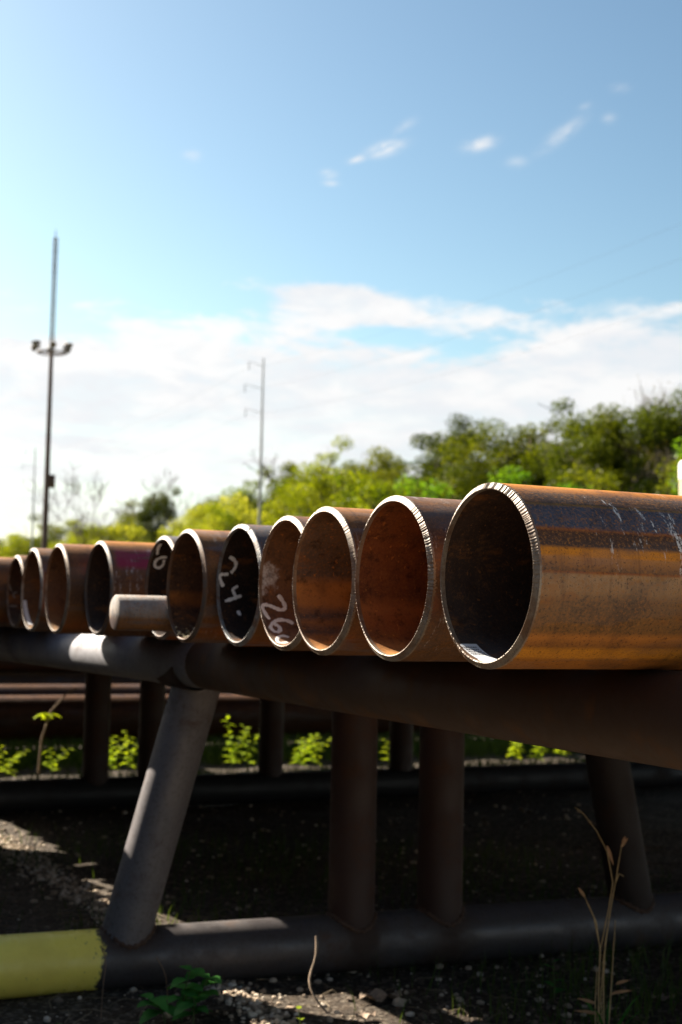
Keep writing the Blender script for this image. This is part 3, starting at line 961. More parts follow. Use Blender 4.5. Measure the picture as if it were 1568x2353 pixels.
def under_rack(rng):
    c = [(3.6, 8.2), (3.2, 9.4), (4.6, 7.4), (5.3, 6.9), (2.7, 7.2), (4.3, 5.6), (3.6, 5.1), (5.2, 8.2), (2.05, 9.6), (4.2, 9.0), (5.0, 6.0), (3.9, 4.9)]
    i = rng.integers(len(c))
    return c[i][0] + rng.normal() * 0.38, c[i][1] + rng.normal() * 0.38


q1 = blades(3200, under_rack, 0.04, 0.16, 0.0028, 3)
q3 = blades(5200, lambda r: (r.uniform(2.2, 12.0), r.uniform(12.5, 13.2)), 0.08, 0.20, 0.006, 7)
q2 = blades(15000, lambda r: (r.uniform(2.2, 12.0), r.uniform(14.5, 16.6)), 0.04, 0.20, 0.006, 4)
tag(link('grass', quads_mesh('grass', np.concatenate([q1, q2, q3]), m_grass)), 'sparse green grass growing in tufts under and behind the rack', 'grass', kind='stuff')


def leaf_blade(mb, base, direction, L, W, up=Vector((0, 0, 1)), droop=0.25, n=6, serr=0.12):
    """a pointed leaf with a folded midrib"""
    d = Vector(direction).normalized()
    s = d.cross(up).normalized()
    nn = s.cross(d)
    A, M, Bz = [], [], []
    for i in range(n + 1):
        f = i / n
        w = W * 0.5 * (math.sin(math.pi * min(1, f * 0.93 + 0.07)) ** 0.8) * (1 - 0.45 * f) * 1.25
        if i == n:
            w = 0.0005
        w *= 1 + (serr if i % 2 else -serr)
        c = Vector(base) + d * (L * f) - Vector((0, 0, 1)) * (droop * L * f * f)
        A.append(c + s * w + nn * 0.14 * w)
        M.append(c - nn * 0.10 * w)
        Bz.append(c - s * w + nn * 0.14 * w)
    mb.grid([A, M, Bz])


def weed(name, loc, h, n_leaf, leaf, mat, label, group, seed, stems=1, spread=0.06):
    rnd = random.Random(seed)
    o = empty(name, loc, label, 'weed', group)
    ms, ml = MB(), MB()
    for s in range(stems):
        a = rnd.uniform(0, 6.28)
        lean = rnd.uniform(0.0, 0.25) * h + (spread if s else 0)
        bx, by = 0, 0
        hh = h * rnd.uniform(0.75, 1.0) if s else h
        pts = [(bx + math.cos(a) * lean * f * f, by + math.sin(a) * lean * f * f, hh * f) for f in (0, 0.25, 0.5, 0.75, 1.0)]
        ms.tube(pts, [0.004, 0.0035, 0.003, 0.0025, 0.0015], 5)
        for k in range(n_leaf):
            f = 0.18 + 0.82 * k / max(1, n_leaf - 1)
            i = min(3, int(f * 4))
            q = f * 4 - i
            p = Vector(pts[i]).lerp(Vector(pts[i + 1]), q)
            b = k * 2.4 + rnd.uniform(-0.4, 0.4)
            L = leaf * rnd.uniform(0.7, 1.15) * (1.1 - 0.45 * f)
            leaf_blade(ml, p, (math.cos(b), math.sin(b), rnd.uniform(0.0, 0.7)), L, L * 0.55, droop=rnd.uniform(0.1, 0.5))
    ms.build('stem', m_stem, o)
    ml.build('leaves', mat, o)
    return o


WG = 'sunlit weeds behind the rack'
W = [(5.59, 13.95, 0.56, 17, 'tallest sunlit weed behind the rack, right of the slanted brace', 2),
     (5.74, 13.85, 0.46, 15, 'sunlit weed just right of the tallest one behind the slanted brace', 2),
     (4.27, 13.90, 0.38, 14, 'bright leafy weed left of the slanted brace, against the dark post', 3),
     (4.48, 14.0, 0.42, 13, 'pale leafy weed touching the left edge of the slanted brace', 2),
     (3.22, 13.9, 0.30, 11, 'low sunlit weed far left under the grey beam', 3),
     (3.70, 14.0, 0.26, 11, 'small weed on sunlit gravel left of the two dark posts', 2),
     (6.32, 13.85, 0.32, 11, 'bushy low weed left of the first upright post', 4),
     (6.52, 13.95, 0.34, 12, 'small bright weed touching the left side of the first upright post', 4),
     (9.05, 13.9, 0.36, 13, 'bushy sunlit weed right of the second upright post', 5),
     (9.25, 13.75, 0.28, 11, 'low sunlit weed right beside the bushy one under the rusty beam', 3),
     (9.70, 13.9, 0.36, 12, 'last sunlit weed on the right, half hidden by the rusty beam', 3),
     (7.42, 13.9, 0.28, 10, 'tiny weed seen between the two upright posts', 2)]
for i, (x, y, h, nl, lab, st_) in enumerate(W):
    weed('leafy_weed', (x, y, 0), h, nl, 0.115, m_lime, lab, WG, 60 + i, st_, 0.14)

# stray sprig with sunlit leaves, further back on the left
o = empty('leafy_sprig', (3.60, 14.1, 0), 'arched dead twig with one bunch of glowing green leaves, far left under the beam', 'twig')
mb = MB()
mb.tube([(0.0, 0, 0), (0.02, 0.0, 0.35), (0.10, 0, 0.62), (0.26, 0, 0.80), (0.36, 0, 0.86)], [0.012, 0.011, 0.010, 0.008, 0.006], 6)
mb.build('twig', mat_plain('dead_twig', (0.25, 0.17, 0.11), 0.9), o)
mb = MB()
for k in range(9):
    a = k * 0.7
    leaf_blade(mb, (0.06 + 0.05 * math.cos(a * 3), 0, 0.60), (math.cos(a), math.sin(a) * 0.5, -0.15), 0.11, 0.07, droop=0.3)
mb.build('leaves', m_lime, o)

# nettle-like plant at the front foot
o = empty('green_plant', (2.02, 5.50, gh(2.02, 5.5)), 'broad-leaved green plant in front of the foot tube at the bottom edge', 'plant')
ms, ml = MB(), MB()
rnd = random.Random(2)
for (bx, by, h, lean) in ((0, 0, 0.20, 0.03), (0.06, 0.03, 0.15, 0.06), (-0.07, 0.0, 0.10, -0.06), (0.02, -0.08, 0.11, 0.0)):
    pts = [(bx + lean * f * f, by, h * f) for f in (0, 0.33, 0.66, 1)]
    ms.tube(pts, [0.004, 0.0035, 0.003, 0.002], 6)
    for k in range(4):
        f = 0.45 + 0.55 * k / 3
        p = (bx + lean * f * f, by, h * f)
        b = 0.4 + k * 1.571
        for s in (0, math.pi):
            L = 0.115 * (1.15 - 0.35 * f) * rnd.uniform(0.85, 1.15)
            leaf_blade(ml, p, (math.cos(b + s), math.sin(b + s), rnd.uniform(0.1, 0.55)), L, L * 0.62, droop=rnd.uniform(0.2, 0.6), n=9, serr=0.10)
ms.build('stem', m_stem, o)
ml.build('leaves', m_nettle, o)

weed('leafy_weed', (3.62, 5.22, 0), 0.17, 6, 0.075, m_nettle, 'small dark weed in front of the foot tube, left of the dry stalks', None, 5, 1)
weed('leafy_weed', (1.43, 6.75, 0), 0.10, 8, 0.07, m_nettle, 'small green tuft on dark gravel, left of the slanted brace base', None, 6, 2)
weed('leafy_weed', (1.52, 5.55, -0.03), 0.06, 6, 0.06, m_nettle, 'tiny weed at the bottom edge below the yellow foot end', None, 7, 1)
weed('lit_sprout', (2.41, 5.20, -0.05), 0.14, 4, 0.085, m_lime, 'single sunlit yellow-green sprout at the bottom edge near the dead vine', None, 9, 1)

# dead vine hanging in front of the foot
vx = [(2.655, 5.60, 0.27), (2.650, 5.57, 0.20), (2.600, 5.54, 0.135), (2.575, 5.50, 0.085), (2.60, 5.45, 0.03), (2.645, 5.38, -0.03), (2.70, 5.30, -0.06)]
mb = MB()
c0 = Vector(vx[0])
P = []
for i in range(len(vx) - 1):
    for f in (0, 0.5):
        P.append(Vector(vx[i]).lerp(Vector(vx[i + 1]), f) - c0)
P.append(Vector(vx[-1]) - c0)
for _ in range(2):
    P = [P[0]] + [(a + b * 2 + c) / 4 for a, b, c in zip(P, P[1:], P[2:])] + [P[-1]]
mb.tube(P, [0.0045 + 0.0012 * math.sin(i * 1.7) for i in range(len(P))], 8)
v = mb.build('dead_vine', m_vine, None, loc=vx[0])
tag(v, 'thin pale dead vine hanging in front of the foot tube', 'vine')

for nm, pts, lab in (('dead_vine', [(1.75, 5.75, .27), (1.775, 5.74, .215), (1.762, 5.73, .13), (1.755, 5.72, .06), (1.74, 5.68, -.03)], 'thin dead stem in front of the end of the yellow paint'),
                     ('dead_vine', [(1.975, 5.70, .215), (2.005, 5.70, .17), (2.025, 5.70, .11), (2.03, 5.70, -.02)], 'thin dead stem rising behind the broad-leaved green plant')):
    c0 = Vector(pts[0])
    P = [Vector(p) - c0 for p in pts]
    P = [P[0]] + [q for a, b in zip(P, P[1:]) for q in ((a * .75 + b * .25), (a * .25 + b * .75))] + [P[-1]]
    mb = MB()
    mb.tube(P, 0.0022, 6)
    tag(mb.build(nm, mat_plain('brown_dead_stem', (0.20, 0.13, 0.085), 0.9), None, loc=pts[0]), lab, 'stem')
# crumpled dry leaves
rnd = random.Random(31)
for (lx, ly, sz, lab) in ((2.93, 5.52, 0.10, 'crumpled pale dry leaf lying in front of the foot tube below the first upright'),
                          (2.72, 5.25, 0.045, 'small curled dry leaf at the bottom edge right of the dead vine'),
                          (4.05, 5.02, 0.06, 'reddish dry leaf on the soil right of the dry stalks')):
    mb = MB()
    P = []
    for i in range(9):
        row = []
        for j in range(5):
            u, v_ = i / 8 - 0.5, j / 4 - 0.5
            w = math.cos(u * 2.9) ** 0.7 if abs(u) < 0.5 else 0.05
            row.append((u * sz * 2, v_ * w * sz * 1.1 + rnd.gauss(0, sz * 0.05), 0.012 + sz * (0.35 * v_ * v_ + 0.16 * math.sin(i * 1.7)) + abs(rnd.gauss(0, sz * 0.09))))
        P.append(row)
    mb.grid(P)
    tag(mb.build('dry_leaf', mat_plain('pale_dry_leaf', (0.36, 0.27, 0.20), 0.9, 0, 60, 0.5), None, loc=(lx, ly, gh(lx, ly) + 0.004)), lab, 'leaf')

# tall dry stalks on the right
o = empty('dry_weed', (3.53, 4.75, -0.01), 'tall dry straw-coloured weed standing at the lower right', 'weed')


def S(px, py, depth_off=0.0):
    """stalk point: metres right of and above the weed's base, in the plane facing the aisle"""
    return Vector((px * 0.90, -px * 0.44 + depth_off, py))


stalks = [
    [(-0.012, 0), (-0.020, .18), (-0.012, .34), (0.020, .50), (0.035, .60), (0.012, .72), (-0.030, .80), (-0.085, .87), (-0.120, .895)],
    [(0.004, 0), (0.000, .20), (0.006, .36), (0.028, .50), (0.045, .60), (0.058, .68), (0.068, .74), (0.082, .765)],
    [(-0.020, 0), (-0.018, .20), (-0.014, .33), (-0.030, .44), (-0.062, .51), (-0.090, .56)],
    [(0.020, 0), (0.030, .16), (0.038, .30), (0.046, .45)],
    [(0.0, 0), (-0.01, .15), (0.0, .30), (0.020, .44)],
    [(-0.03, 0), (-0.032, .12), (-0.026, .26)],
    [(-0.014, .34), (-0.040, .46), (-0.070, .52)],
    [(0.045, .60), (0.060, .635), (0.078, .625)],
]
mb = MB()
for st_ in stalks:
    pts = []
    for i in range(len(st_) - 1):
        for f in (0, 0.5):
            pts.append(S(st_[i][0] + (st_[i + 1][0] - st_[i][0]) * f, st_[i][1] + (st_[i + 1][1] - st_[i][1]) * f))
    pts.append(S(*st_[-1]))
    n = len(pts)
    mb.tube(pts, [0.0034 * (1 - 0.65 * i / n) for i in range(n)], 6)
mb.build('stalks', m_straw, o)
mb = MB()
for (x, y, dx, dy, L) in ((0.010, .745, 0.35, -0.9, 0.075), (0.068, .74, 0.5, 0.8, 0.05), (0.075, .75, 0.2, 0.9, 0.04), (-0.078, .54, -0.5, 0.8, 0.05),
                          (0.05, .20, 0.8, 0.3, 0.06), (0.030, .16, 0.9, 0.25, 0.09), (-0.03, .12, -0.8, 0.3, 0.08), (-0.02, .08, -0.7, 0.15, 0.1)):
    leaf_blade(mb, S(x, y), S(dx, dy).normalized(), L, 0.014, up=Vector((0.4, 0.9, 0.1)), droop=0.1, serr=0.0)
mb.build('dry_leaves', mat_plain('dry_leaf', (0.40, 0.22, 0.11), 0.8), o)
mb = MB()
for k in range(14):
    a = k * 0.9
    leaf_blade(mb, (0.05 * math.cos(a) * 0.6 + 0.03, 0.04 * math.sin(a), 0.0), (math.cos(a) * 0.6, math.sin(a) * 0.6, 1.0), 0.16 + 0.03 * (k % 4), 0.012, droop=0.3, serr=0.0)
mb.build('basal_grass', m_nettle, o)

# fallen stick on the right
mb = MB()
mb.tube([(0, 0, 0), (0.12, -0.02, 0.012), (0.24, -0.07, 0.006), (0.40, -0.12, 0.01)], [0.005, 0.007, 0.006, 0.004], 7)
tag(mb.build('fallen_stick', mat_plain('bleached_wood', (0.24, 0.19, 0.15), 0.9), loc=(2.98, 5.00, 0.0)), 'bleached stick lying on the soil left of the dry stalks', 'stick')

# ------------------------------------------------------------------ far pipes lying on the ground
m_fo = mat_rust('rusty_outer_wall', BRN1, 33.0, R=0.28, scale_amt=0.2, dark=0.32, rough=(0.4, 0.6))  # multiplied darker so the shade sits in the pipe colour
m_fi = mat_rust('rusty_inner_wall', IN_BROWN, 35.0, R=0.26)


def long_pipe(loc, L, R, label, group, segs=48):
    o = link('long_pipe', pipe_body_mesh('long_pipe', L, [m_fo, m_fi], segs, R, 0.02), None, loc)
    return tag(o, label, 'pipe', group)


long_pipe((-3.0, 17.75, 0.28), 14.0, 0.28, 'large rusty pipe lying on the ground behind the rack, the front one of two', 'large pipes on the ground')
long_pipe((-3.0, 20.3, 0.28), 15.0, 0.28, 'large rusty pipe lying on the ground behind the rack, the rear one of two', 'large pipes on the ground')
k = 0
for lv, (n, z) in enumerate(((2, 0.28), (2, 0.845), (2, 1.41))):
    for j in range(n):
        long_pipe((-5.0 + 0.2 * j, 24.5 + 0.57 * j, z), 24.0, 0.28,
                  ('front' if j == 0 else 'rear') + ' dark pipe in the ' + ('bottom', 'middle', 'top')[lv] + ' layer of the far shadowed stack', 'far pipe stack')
# ------------------------------------------------------------------ masts and power line
m_mast = mat_plain('brown_weathered_steel', (0.085, 0.045, 0.032), 0.7, 0.0, 2.0, 0.3)
m_mgrey = mat_plain('galvanised_steel', (0.17, 0.19, 0.22), 0.55, 0.2, 3.0, 0.3)
m_lamp = mat_plain('floodlight_housing', (0.16, 0.13, 0.11), 0.5)
o = empty('floodlight_mast', (14.95, 58.9, 0), 'tall floodlight mast with a ring of lamps and a slender antenna on top', 'light mast')
mb = MB()
mb.tube([(0, 0, 0), (0, 0, 12.4)], [0.15, 0.085], 16)
mb.build('pole', m_mast, o)
mb = MB()
for a in range(3):
    t = a * 2.094
    mb.tube([(0.10 * math.cos(t), 0.10 * math.sin(t), 12.5), (0.085 * math.cos(t), 0.085 * math.sin(t), 17.4)], 0.028, 6)
for kz in range(24):
    z = 12.6 + kz * 0.2
    for a in range(3):
        t, t2 = a * 2.094, (a + 1) * 2.094
        mb.tube([(0.09 * math.cos(t), 0.09 * math.sin(t), z), (0.09 * math.cos(t2), 0.09 * math.sin(t2), z + 0.2)], 0.012, 5)
mb.tube([(0, 0, 17.3), (0, 0, 17.75)], [0.03, 0.012], 6)
for kz in range(5):
    mb.tube([(-0.12, 0, 15.9 + kz * 0.3), (0.12, 0, 15.9 + kz * 0.3)], 0.018, 5)
mb.build('antenna', m_mgrey, o)
mb = MB()
mb.tube([(0.60 * math.cos(t * 0.3927), 0.60 * math.sin(t * 0.3927), 12.45) for t in range(17)], 0.035, 6)
for t in range(4):
    mb.tube([(0.6 * math.cos(t * 1.5708), 0.6 * math.sin(t * 1.5708), 12.45), (0.05, 0.05, 12.45)], 0.03, 6)
mb.build('lamp_ring', m_mast, o)
for t in range(6):
    a = t * 1.0472 + 0.35
    mb = MB()
    mb.tube([(0, 0, 0), (0.06, 0, 0.03), (0.26, 0, -0.06), (0.30, 0, -0.08)], [0.05, 0.08, 0.13, 0.135], 12)
    mb.tube([(-0.02, 0, -0.2), (0.02, 0, 0.05)], 0.02, 5)
    l = mb.build('floodlight', m_lamp, o, loc=(0.58 * math.cos(a), 0.58 * math.sin(a), 12.72 + 0.06 * (t % 2)))
    l.rotation_euler.z = a
mb = MB()
mb.box((0.22, 0, 7.0), (0.22, 0.2, 0.55))
mb.build('junction_box', m_mast, o)

PG = 'power line poles'
m_pole = mat_plain('weathered_pole', (0.40, 0.39, 0.39), 0.8, 0, 2.0, 0.3)
m_wire = mat_plain('aluminium_wire', (0.03, 0.03, 0.035), 0.9)
for (y, lab) in ((107.0, 'tall power pole with side arms, rising from the trees at the middle'), (183.0, 'distant power pole with side arms, just left of the floodlight mast')):
    o = empty('power_pole', (44.8, y, 0), lab, 'power pole', PG)
    mb = MB()
    mb.tube([(0, 0, 0), (0, 0, 22.6)], [0.19, 0.06], 12)
    mb.build('pole', m_pole, o)
    for z, L in ((22.1, 1.3), (20.2, 1.6), (18.2, 1.5)):
        mb = MB()
        mb.tube([(0, 0, z - 0.15), (-L, 0, z + 0.10)], [0.022, 0.015], 6)
        a_ = mb.build('side_arm', m_pole, o)
        mb = MB()
        for q in range(6):
            mb.tube([(-L + 0.03, 0, z + 0.05 - q * 0.11), (-L + 0.03, 0, z - 0.03 - q * 0.11)], [0.05, 0.03], 8)
        mb.build('insulator', m_mgrey, a_)
wires = [(43.2, 21.5, 'topmost thin power cable crossing the sky on the right'), (42.7, 19.6, 'middle thin power cable crossing the sky on the right'), (42.9, 17.6, 'lowest thin power cable crossing the sky on the right')]
for (x, z, lab) in wires:
    mb = MB()
    pts = []
    for (ya, yb) in ((-45, 31), (31, 107), (107, 183), (183, 259)):
        for i in range(16):
            f = i / 16
            pts.append((0, ya + (yb - ya) * f - 107, -5.2 * f * (1 - f)))
    pts.append((0, 259 - 107, 0))
    mb.tube(pts, 0.0038, 5)
    tag(mb.build('power_cable', m_wire, loc=(x, 107, z)), lab, 'cable', 'power cables')

# cream post at the right edge
o = empty('cream_post', (15.75, 18.9, 0), 'cream painted post with a white cap at the right edge of the photo', 'post')
mb = MB()
mb.tube([(0, 0, 0), (0, 0, 4.05)], 0.17, 24)
mb.build('shaft', mat_plain('cream_paint', (0.52, 0.45, 0.30), 0.6, 0, 3, 0.15), o)
mb = MB()
mb.tube([(0, 0, 4.05), (0, 0, 4.30), (0, 0, 4.36), (0, 0, 4.38)], [0.18, 0.18, 0.14, 0.02], 24)
mb.build('cap', mat_plain('white_paint', (0.80, 0.78, 0.72), 0.5, 0, 3, 0.1), o)

# ------------------------------------------------------------------ trees
m_bark = mat_plain('bark', (0.075, 0.055, 0.040), 0.95, 0, 6.0, 0.4)
m_bark2 = mat_plain('pale_bark', (0.15, 0.12, 0.10), 0.95, 0, 6.0, 0.4)
LEAF = {
    'spring': mat_leaf('spring_leaf', (0.090, 0.135, 0.006), (0.215, 0.255, 0.012), 0.58, 0.35),
    'olive': mat_leaf('olive_leaf', (0.055, 0.078, 0.005), (0.135, 0.155, 0.010), 0.50, 0.35),
    'dark': mat_leaf('dark_leaf', (0.028, 0.044, 0.005), (0.070, 0.092, 0.008), 0.40, 0.35),
    'bright': mat_leaf('bright_leaf', (0.08, 0.19, 0.014), (0.15, 0.27, 0.018), 0.55, 0.35),
    'flare_glow': mat_leaf('flare_glow_leaf', (0.20, 0.235, 0.03), (0.36, 0.38, 0.06), 0.60, 0.35),  # lens flare glow put into a brighter leaf colour
    'russet': mat_leaf('russet_leaf', (0.070, 0.062, 0.008), (0.13, 0.115, 0.014), 0.45, 0.35),
}


def branch_tree(mb, rnd, p, d, L, r, depth, tips, minr=0.012):
    n = 4
    pts, rad = [Vector(p)], [r]
    dd = Vector(d)
    for i in range(n):
        dd = (dd + Vector((rnd.gauss(0, .12), rnd.gauss(0, .12), rnd.gauss(0.04, .08)))).normalized()
        pts.append(pts[-1] + dd * L / n)
        rad.append(max(minr, r * (1 - 0.45 * (i + 1) / n)))
    mb.tube(pts, rad, 6 if depth > 1 else 4, caps=False)
    if depth == 0:
        tips.append(pts[-1])
        return
    for k in range(rnd.choice((2, 3, 3))):
        i = rnd.choice((2, 3, 4))
        a = rnd.uniform(0, 6.28)
        nd = (dd + Vector((math.cos(a), math.sin(a), rnd.uniform(-0.1, 0.5))) * rnd.uniform(0.5, 0.95)).normalized()
        branch_tree(mb, rnd, pts[i], nd, L * rnd.uniform(0.55, 0.8), rad[i] * 0.7, depth - 1, tips, minr)


def tree_meshes(seed, H, W, nl=30000, leaf=0.17, base=0.18, bumps=34, sparse=1.0):
    """trunk with limbs, and a crown of leaf clumps round the limb ends"""
    rnd = random.Random(seed)
    rng = np.random.default_rng(seed)
    mb = MB()
    tips = []
    top = H * 0.62
    tr = [(0, 0, -0.1), (rnd.gauss(0, .1), rnd.gauss(0, .1), H * 0.22), (rnd.gauss(0, .25), rnd.gauss(0, .25), H * 0.45), (rnd.gauss(0, .4), rnd.gauss(0, .4), top), (rnd.gauss(0, .5), rnd.gauss(0, .5), H * 0.86)]
    mb.tube(tr, [0.26, 0.21, 0.15, 0.10, 0.04], 9)
    for k in range(11):
        f = rnd.uniform(0.25, 0.95)
        i = min(3, int(f * 4))
        p = Vector(tr[i]).lerp(Vector(tr[i + 1]), f * 4 - i)
        a = k * 2.4
        branch_tree(mb, rnd, p, (math.cos(a), math.sin(a), rnd.uniform(0.35, 0.9)), W * rnd.uniform(0.26, 0.4), 0.07, 1, tips)
    cl = []
    zc, zr = H * (base + 1.0) / 2, H * (1.0 - base) / 2
    while len(cl) < bumps:
        v = rng.normal(size=3)
        v /= np.linalg.norm(v)
        q = rng.uniform(0.35, 1.0) ** 0.5
        z = v[2] * q
        wid = W / 2 * (1.0 - 0.35 * max(0, z)) * rng.uniform(0.75, 1.08)
        cl.append((v[0] * q * wid, v[1] * q * wid, zc + z * (zr - 0.7), rng.uniform(0.7, 1.5)))
    for t in tips[:14]:
        cl.append((t.x, t.y, t.z, rng.uniform(0.5, 0.9)))
    cl = np.array(cl)
    w = cl[:, 3] ** 2.2
    idx = rng.choice(len(cl), size=int(nl * sparse), p=w / w.sum())
    v = rng.normal(size=(len(idx), 3))
    v /= np.linalg.norm(v, axis=1)[:, None]
    rad = rng.uniform(0, 1, size=(len(idx), 1)) ** 0.45
    c = cl[idx, :3] + v * rad * cl[idx, 3:4] * np.array((1.1, 1.1, 0.8))
    c[:, 2] = np.maximum(c[:, 2], 0.4)
    return mb.mesh('trunk', m_bark), quads_mesh('crown', leaf_quads(rng, c, leaf, 0.7), LEAF['spring'])


TM = [tree_meshes(100, 14, 8.5), tree_meshes(101, 14, 7.0, base=0.12), tree_meshes(102, 14, 9.5, bumps=44, nl=34000),
      tree_meshes(103, 14, 7.5, bumps=26), tree_meshes(104, 14, 10.0, base=0.10, bumps=50, nl=36000), tree_meshes(105, 14, 6.5, base=0.2, bumps=22, sparse=0.8)]
SH = [tree_meshes(110, 7, 7.5, base=0.03, bumps=30, nl=22000, leaf=0.16), tree_meshes(111, 7, 6.0, base=0.03, bumps=24, nl=19000, leaf=0.16)]


def place_tree(var, x, y, h, leaf, label, rot, wide=1.0, pool=TM, base_h=14.0, cat='tree', name='tree'):
    s = h / base_h
    o = empty(name, (x, y, -0.05), label, cat, 'trees along the far edge of the yard')
    o.rotation_euler.z = rot
    tm, cm = pool[var]
    h *= 1.07
    s = h / base_h
    a = link('trunk', tm, o)
    b = link('crown', cm, o)
    for q in (a, b):
        q.scale = (s * wide, s * wide, s)
    b.material_slots[0].link = 'OBJECT'
    b.material_slots[0].material = LEAF[leaf]
    return o


TREES = [
    (4, 51, 56.5, 12.6, 'bright', 'bright green tree at the right edge, behind the cream post', 1.0),
    (2, 50, 65.2, 14.9, 'olive', 'tallest olive-green tree with a rounded peak, near the right edge', 0.95),
    (0, 55, 72.0, 13.2, 'dark', 'dark tree left of the tallest peak', 1.0),
    (4, 50, 78.0, 14.6, 'olive', 'broad olive-brown tree above the nearest pipe', 1.0),
    (1, 51, 85.5, 15.2, 'dark', 'dark pointed tree left of the broad olive-brown one', 1.0),
    (2, 49, 92.5, 12.3, 'spring', 'yellow-green tree between the dark pointed tree and the rounded middle one', 1.0),
    (0, 51, 99.0, 14.3, 'olive', 'rounded brownish-green tree above the third pipe from the right', 1.0),
    (4, 50, 107.0, 14.5, 'spring', 'yellow-green tree just right of the middle power pole', 1.0),
    (2, 52, 115.0, 15.0, 'olive', 'olive tree directly behind the middle power pole', 0.9),
    (4, 50, 123.5, 13.6, 'spring', 'yellowish tree just left of the middle power pole', 1.0),
    (2, 51, 133.5, 13.4, 'flare_glow', 'yellow-green tree with painted glow right of the small dark green tree', 1.1),
    (3, 49, 145.0, 14.0, 'dark', 'small dark green tree standing out on the left of the tree line', 0.75),
    (4, 50, 159.0, 13.3, 'olive', 'olive bushy tree below the bare grey tree', 1.1),
    (2, 52, 174.0, 13.2, 'spring', 'pale tree left of the bare grey tree', 1.2),
    (4, 50, 190.0, 13.2, 'olive', 'hazy low tree just right of the floodlight mast', 1.3),
    (2, 51, 208.0, 13.0, 'spring', 'hazy low tree just left of the floodlight mast', 1.4),
    (4, 50, 228.0, 13.0, 'olive', 'farthest low tree at the left edge', 1.5),
    (0, 58, 61.0, 12.8, 'dark', 'dark tree half hidden behind the tallest peak, right side', 1.0),
    (2, 59, 84.0, 13.4, 'olive', 'olive tree half hidden behind the dark pointed tree', 1.1),
    (4, 60, 103.0, 13.2, 'dark', 'dark tree half hidden behind the rounded brownish-green tree', 1.1),
    (0, 60, 124.0, 13.0, 'olive', 'olive tree half hidden behind the yellowish one left of the middle pole', 1.3),
    (2, 60, 150.0, 13.0, 'spring', 'yellow-green tree half hidden behind the small dark green tree', 1.4),
    (4, 62, 185.0, 12.8, 'olive', 'dim tree half hidden behind the low hazy ones right of the mast', 1.7),
]
TREES += [
    (4, 53, 81.5, 14.2, 'dark', 'dark tree set back between the broad olive-brown tree and the dark pointed one', 1.1),
    (2, 52, 75.0, 13.8, 'olive', 'olive tree set back just right of the broad olive-brown tree', 1.1),
    (2, 53, 69.0, 13.4, 'olive', 'olive tree filling the gap left of the tallest peak', 1.0),
    (4, 55, 89.0, 13.2, 'olive', 'broad olive tree just behind the yellow-green one beside the dark pointed tree', 1.1),
    (0, 54, 95.5, 13.2, 'spring', 'spring-green tree between the second and third pipes from the right, set back', 1.1),
    (2, 54, 111.0, 14.4, 'spring', 'spring-green tree set back right of the middle power pole', 1.1),
    (4, 55, 119.5, 14.2, 'olive', 'olive tree set back left of the middle power pole', 1.1),
    (0, 54, 139.0, 13.2, 'olive', 'olive tree set back right of the small dark green tree', 1.3),
    (2, 55, 166.0, 12.0, 'olive', 'olive tree set back left of the bare fan of twigs', 1.5),
]
rnd = random.Random(77)
for i, (v_, x, y, h, lf, lab, wd) in enumerate(TREES):
    place_tree(v_, x, y, h, lf, lab, rnd.uniform(0, 6.28), wd)
SHR = [
    (0, 44.5, 66.5, 7.6, 'bright', 'vivid green bush below the tallest tree'),
    (1, 44.0, 73.5, 8.6, 'bright', 'vivid green leafy bush behind the nearest pipe mouth'),
    (0, 45.0, 83.0, 9.4, 'spring', 'bright yellow-green bush below the dark pointed tree'),
    (1, 45.0, 91.0, 8.6, 'olive', 'olive-green bush above the second pipe from the right'),
    (0, 46.0, 101.0, 8.8, 'olive', 'olive bush below the rounded brownish-green tree'),
    (1, 46.0, 112.0, 9.2, 'flare_glow', 'bush with yellow glow painted into its leaves at the foot of the middle power pole'),
    (0, 46.0, 124.0, 9.2, 'flare_glow', 'bush with yellow glow painted into its leaves left of the middle power pole'),
    (1, 46.0, 138.0, 9.0, 'flare_glow', 'bush with yellow glow painted into its leaves below the small dark green tree'),
    (0, 46.0, 156.0, 8.5, 'flare_glow', 'bush with painted glow above the magenta painted pipe'),
    (1, 47.0, 178.0, 8.5, 'olive', 'pale bush right of the floodlight mast base'),
    (0, 47.0, 205.0, 8.5, 'olive', 'pale bush left of the floodlight mast base'),
    (1, 44.5, 58.0, 8.0, 'olive', 'olive bush at the right edge beside the cream post'),
]
for i, (v_, x, y, h, lf, lab) in enumerate(SHR):
    place_tree(v_, x, y, h, lf, lab, rnd.uniform(0, 6.28), 1.1, SH, 7.0, 'bush', 'bush')


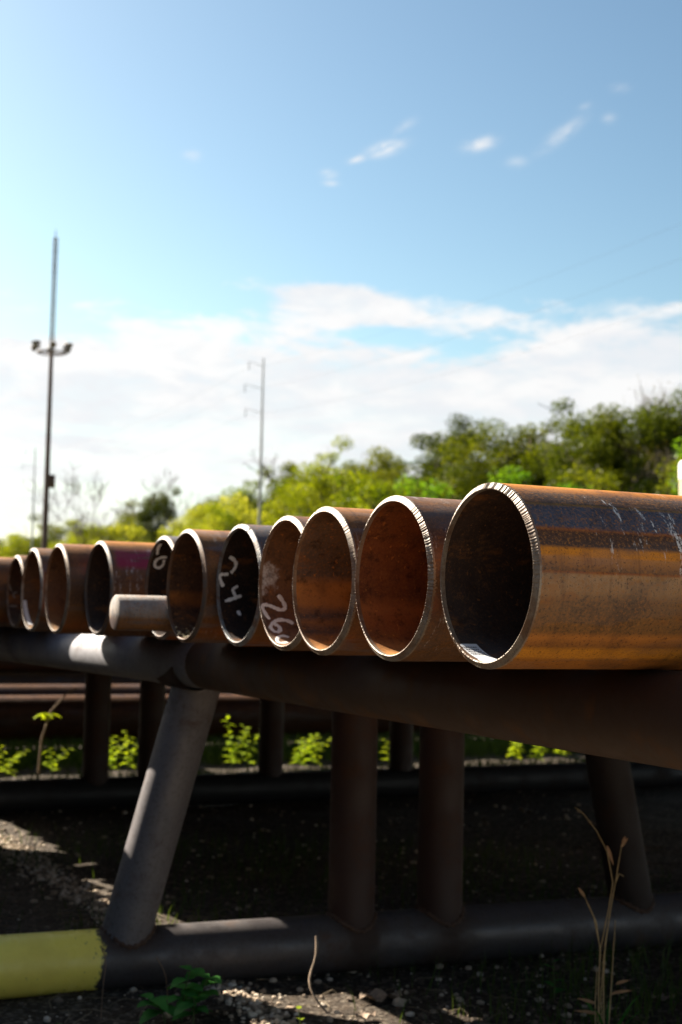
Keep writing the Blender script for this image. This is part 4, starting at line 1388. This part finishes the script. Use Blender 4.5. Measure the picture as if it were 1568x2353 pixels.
def bare_tree(x, y, h, seed, label, leafy=None):
    rnd = random.Random(seed)
    o = empty('bare_tree', (x, y, -0.05), label, 'tree', 'trees along the far edge of the yard')
    mb = MB()
    tips = []
    branch_tree(mb, rnd, (0, 0, 0), (0, 0, 1), h * 0.40, 0.24, 6, tips, 0.017)
    zmax = max(t.z for t in tips)
    o2 = mb.build('branches', m_bark2, o)
    s = h / zmax
    o2.scale = (s, s, s)
    if leafy:
        rng = np.random.default_rng(seed)
        T = np.array([tuple(t) for t in tips])
        c = np.repeat(T, leafy, 0) + rng.normal(size=(len(T) * leafy, 3)) * 0.30
        q = link('young_leaves', quads_mesh('young_leaves', leaf_quads(rng, c, 0.085, 0.7), LEAF['russet']), o)
        q.scale = (s, s, s)
    return o



# ------------------------------------------------------------------ shed added out of view to block skylight and dim the aisle
o = empty('sky_blocking_shed', (-2.7, 12.0, 0), 'dark ribbed metal shed along the aisle, out of view, added to block skylight', 'sky_blocking_shed')
mb = MB()
P = []
for i in range(0, 261):
    y = -24 + i * 0.2
    d = (0.0, 0.035, 0.035, 0.0)[i % 4]
    P.append([(d, y, 0.0), (d, y, 3.5)])
mb.grid(P)
mb.add([(0, -24, 0), (0, -24, 3.5), (-9, -24, 3.5), (-9, -24, 0)], [(0, 1, 2, 3)])
mb.add([(0, 28, 0), (0, 28, 3.5), (-9, 28, 3.5), (-9, 28, 0)], [(3, 2, 1, 0)])
mb.add([(-9, -24, 0), (-9, -24, 3.5), (-9, 28, 3.5), (-9, 28, 0)], [(0, 1, 2, 3)])
mb.build('wall', mat_plain('brown_sheet_metal', (0.055, 0.045, 0.040), 0.7, 0, 2.0, 0.3), o, smooth=False)
mb = MB()
mb.add([(0.25, -24.3, 3.45), (0.25, 28.3, 3.45), (-4.5, 28.3, 4.1), (-4.5, -24.3, 4.1), (-9.25, 28.3, 3.45), (-9.25, -24.3, 3.45)], [(0, 1, 2, 3), (3, 2, 4, 5)])
mb.build('roof', mat_plain('grey_roof_sheet', (0.14, 0.14, 0.14), 0.6, 0, 2.0, 0.3), o, smooth=False)

bare_tree(47, 150, 17.8, 5, 'leafless grey tree with a wide fan of twigs on the left', None)
bare_tree(47, 143.5, 16.6, 8, 'smaller leafless grey tree beside the small dark green tree', None)
bare_tree(53, 70.5, 15.0, 7, 'bare tree with reddish buds left of the tallest peak', 8)
bare_tree(53, 61.5, 15.4, 9, 'bare tree with reddish buds at the right edge', 8)
bare_tree(54, 117.0, 16.2, 10, 'twiggy tree rising behind the middle power pole', 4)
